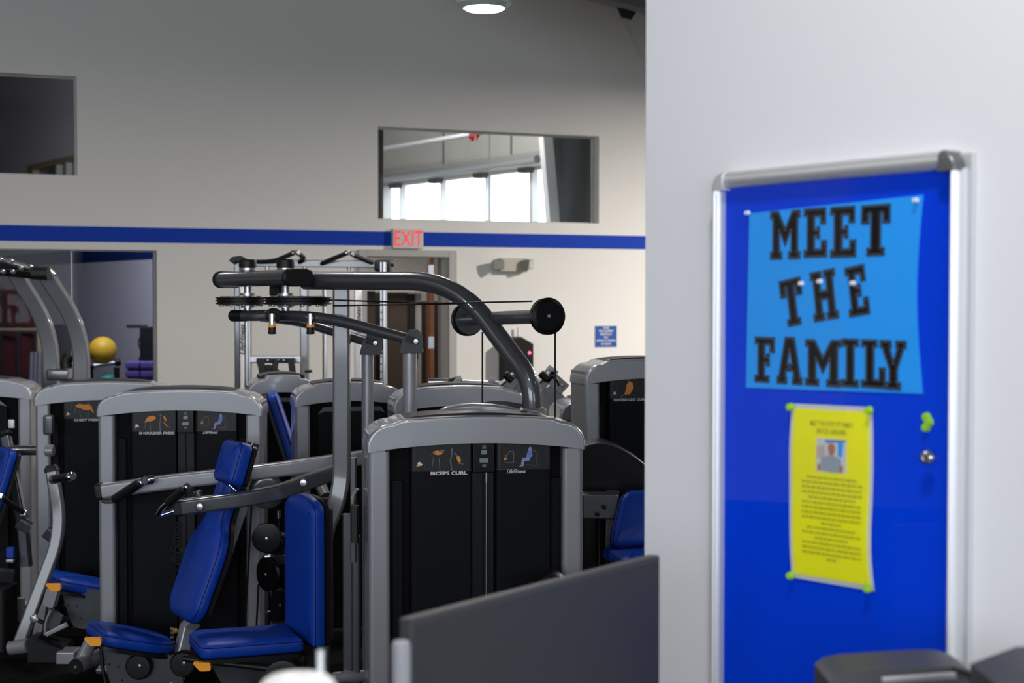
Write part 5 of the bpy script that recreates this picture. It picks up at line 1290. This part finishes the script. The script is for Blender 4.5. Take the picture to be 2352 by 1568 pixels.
MB().fbox(b0_, md, mn, ZZ, (0, mw), (-.022, 0), (max(zt_ - mh_, CZ + .05), zt_), .004).build('casing', MONB, mo)
MB().fbox(b0_, md, mn, ZZ, (.008, mw - .008), (0, .001), (max(zt_ - mh_, CZ + .05) + .02, zt_ - .009)).build('screen', MONS, mo)
MB().fbox(b0_, md, mn, ZZ, (mw*.12, mw*.88), (-.05, -.02), (CZ + .09, zt_ - .06), .015).build('rear_housing', MONB, mo)
MB().fbox(b0_, md, mn, ZZ, (mw*.44, mw*.56), (-.075, -.045), (CZ + .008, zt_ - .12), .006).build('stand_neck', MONB, mo)
MB().fbox(b0_, md, mn, ZZ, (mw*.3, mw*.7), (-.16, .02), (CZ, CZ + .012), .004).build('stand_base', MONB, mo)
q = P(921, 1470, 1.82)
o = MB().lathe([(.011, 0), (.0115, q.z - CZ - .006), (.009, q.z - CZ - .001), (.001, q.z - CZ)], (q.x, q.y, CZ), ZZ, 24).build('desk_post', mat('grey_post', (.27, .28, .31), .5))
tag(o, 'slim pale grey post standing beside the monitor edge', 'post')
q = P(684, 1545, 1.55)
tu = thing('tumbler', 'white lidded drinks tumbler with a straw on the counter', 'tumbler', (q.x, q.y, CZ))
MB().lathe([(.028, 0), (.030, .004), (.034, .10), (.037, q.z - CZ - .03), (.036, q.z - CZ - .028)], (q.x, q.y, CZ), ZZ, 36).build('cup', WHITE, tu)
MB().lathe([(.038, -.03), (.040, -.026), (.040, -.014), (.036, -.008), (.030, -.004), (.012, .0), (.001, 0)], (q.x, q.y, q.z), ZZ, 36).build('lid', WHITE, tu)
s0_ = P(736, 1560, 1.56); s1_ = P(736, 1494, 1.56); MB().cyl(s0_, s1_, .0032, n=12).build('straw', WHITE, tu, label='pale drinking straw')
# small office printer and tray
pr_ = [(1903, 1610), (1905, 1566), (1925, 1550), (1965, 1542), (2140, 1531), (2190, 1531), (2225, 1540), (2252, 1558), (2262, 1610)]
YP = 2.02
pts = [(P(x, y, YP).x, P(x, y, YP).z) for x, y in pr_]; pts[0] = (pts[0][0], CZ); pts[-1] = (pts[-1][0], CZ)
pn_ = thing('desk_printer', 'black desk printer with a silver strip below the notice board', 'printer', (sum(p_[0] for p_ in pts)/len(pts), YP + .08, CZ))
MB().prism(pts, (0, YP, 0), XX, ZZ, YY*.10).build('casing', MONB, pn_)
MB().sweep([P(2025, 1562, YP - .004), P(2100, 1557, YP - .004), P(2195, 1550, YP - .004)], rrect(.009, .006, .002), up=TOCAM).build('trim_strip', STEEL, pn_, label='silver strip')
MB().sweep(fillet([P(2190, 1537, YP - .002), P(2225, 1546, YP - .002), P(2250, 1566, YP - .002)], .05), rrect(.008, .008, .002), up=TOCAM).build('slot', BLACK, pn_)
tq = [(P(x, y, 1.75).x, P(x, y, 1.75).z) for x, y in ((2288, 1572), (2330, 1556), (2400, 1530), (2460, 1530), (2460, 1640))]
tq = [(tq[0][0], CZ)] + tq[:4] + [(tq[4][0], CZ)]
bx = MB().prism(tq, (0, 1.75, 0), XX, ZZ, YY*.10).build('document_box', MONB)
tag(bx, 'dark slanted document box next to the desk printer', 'box')
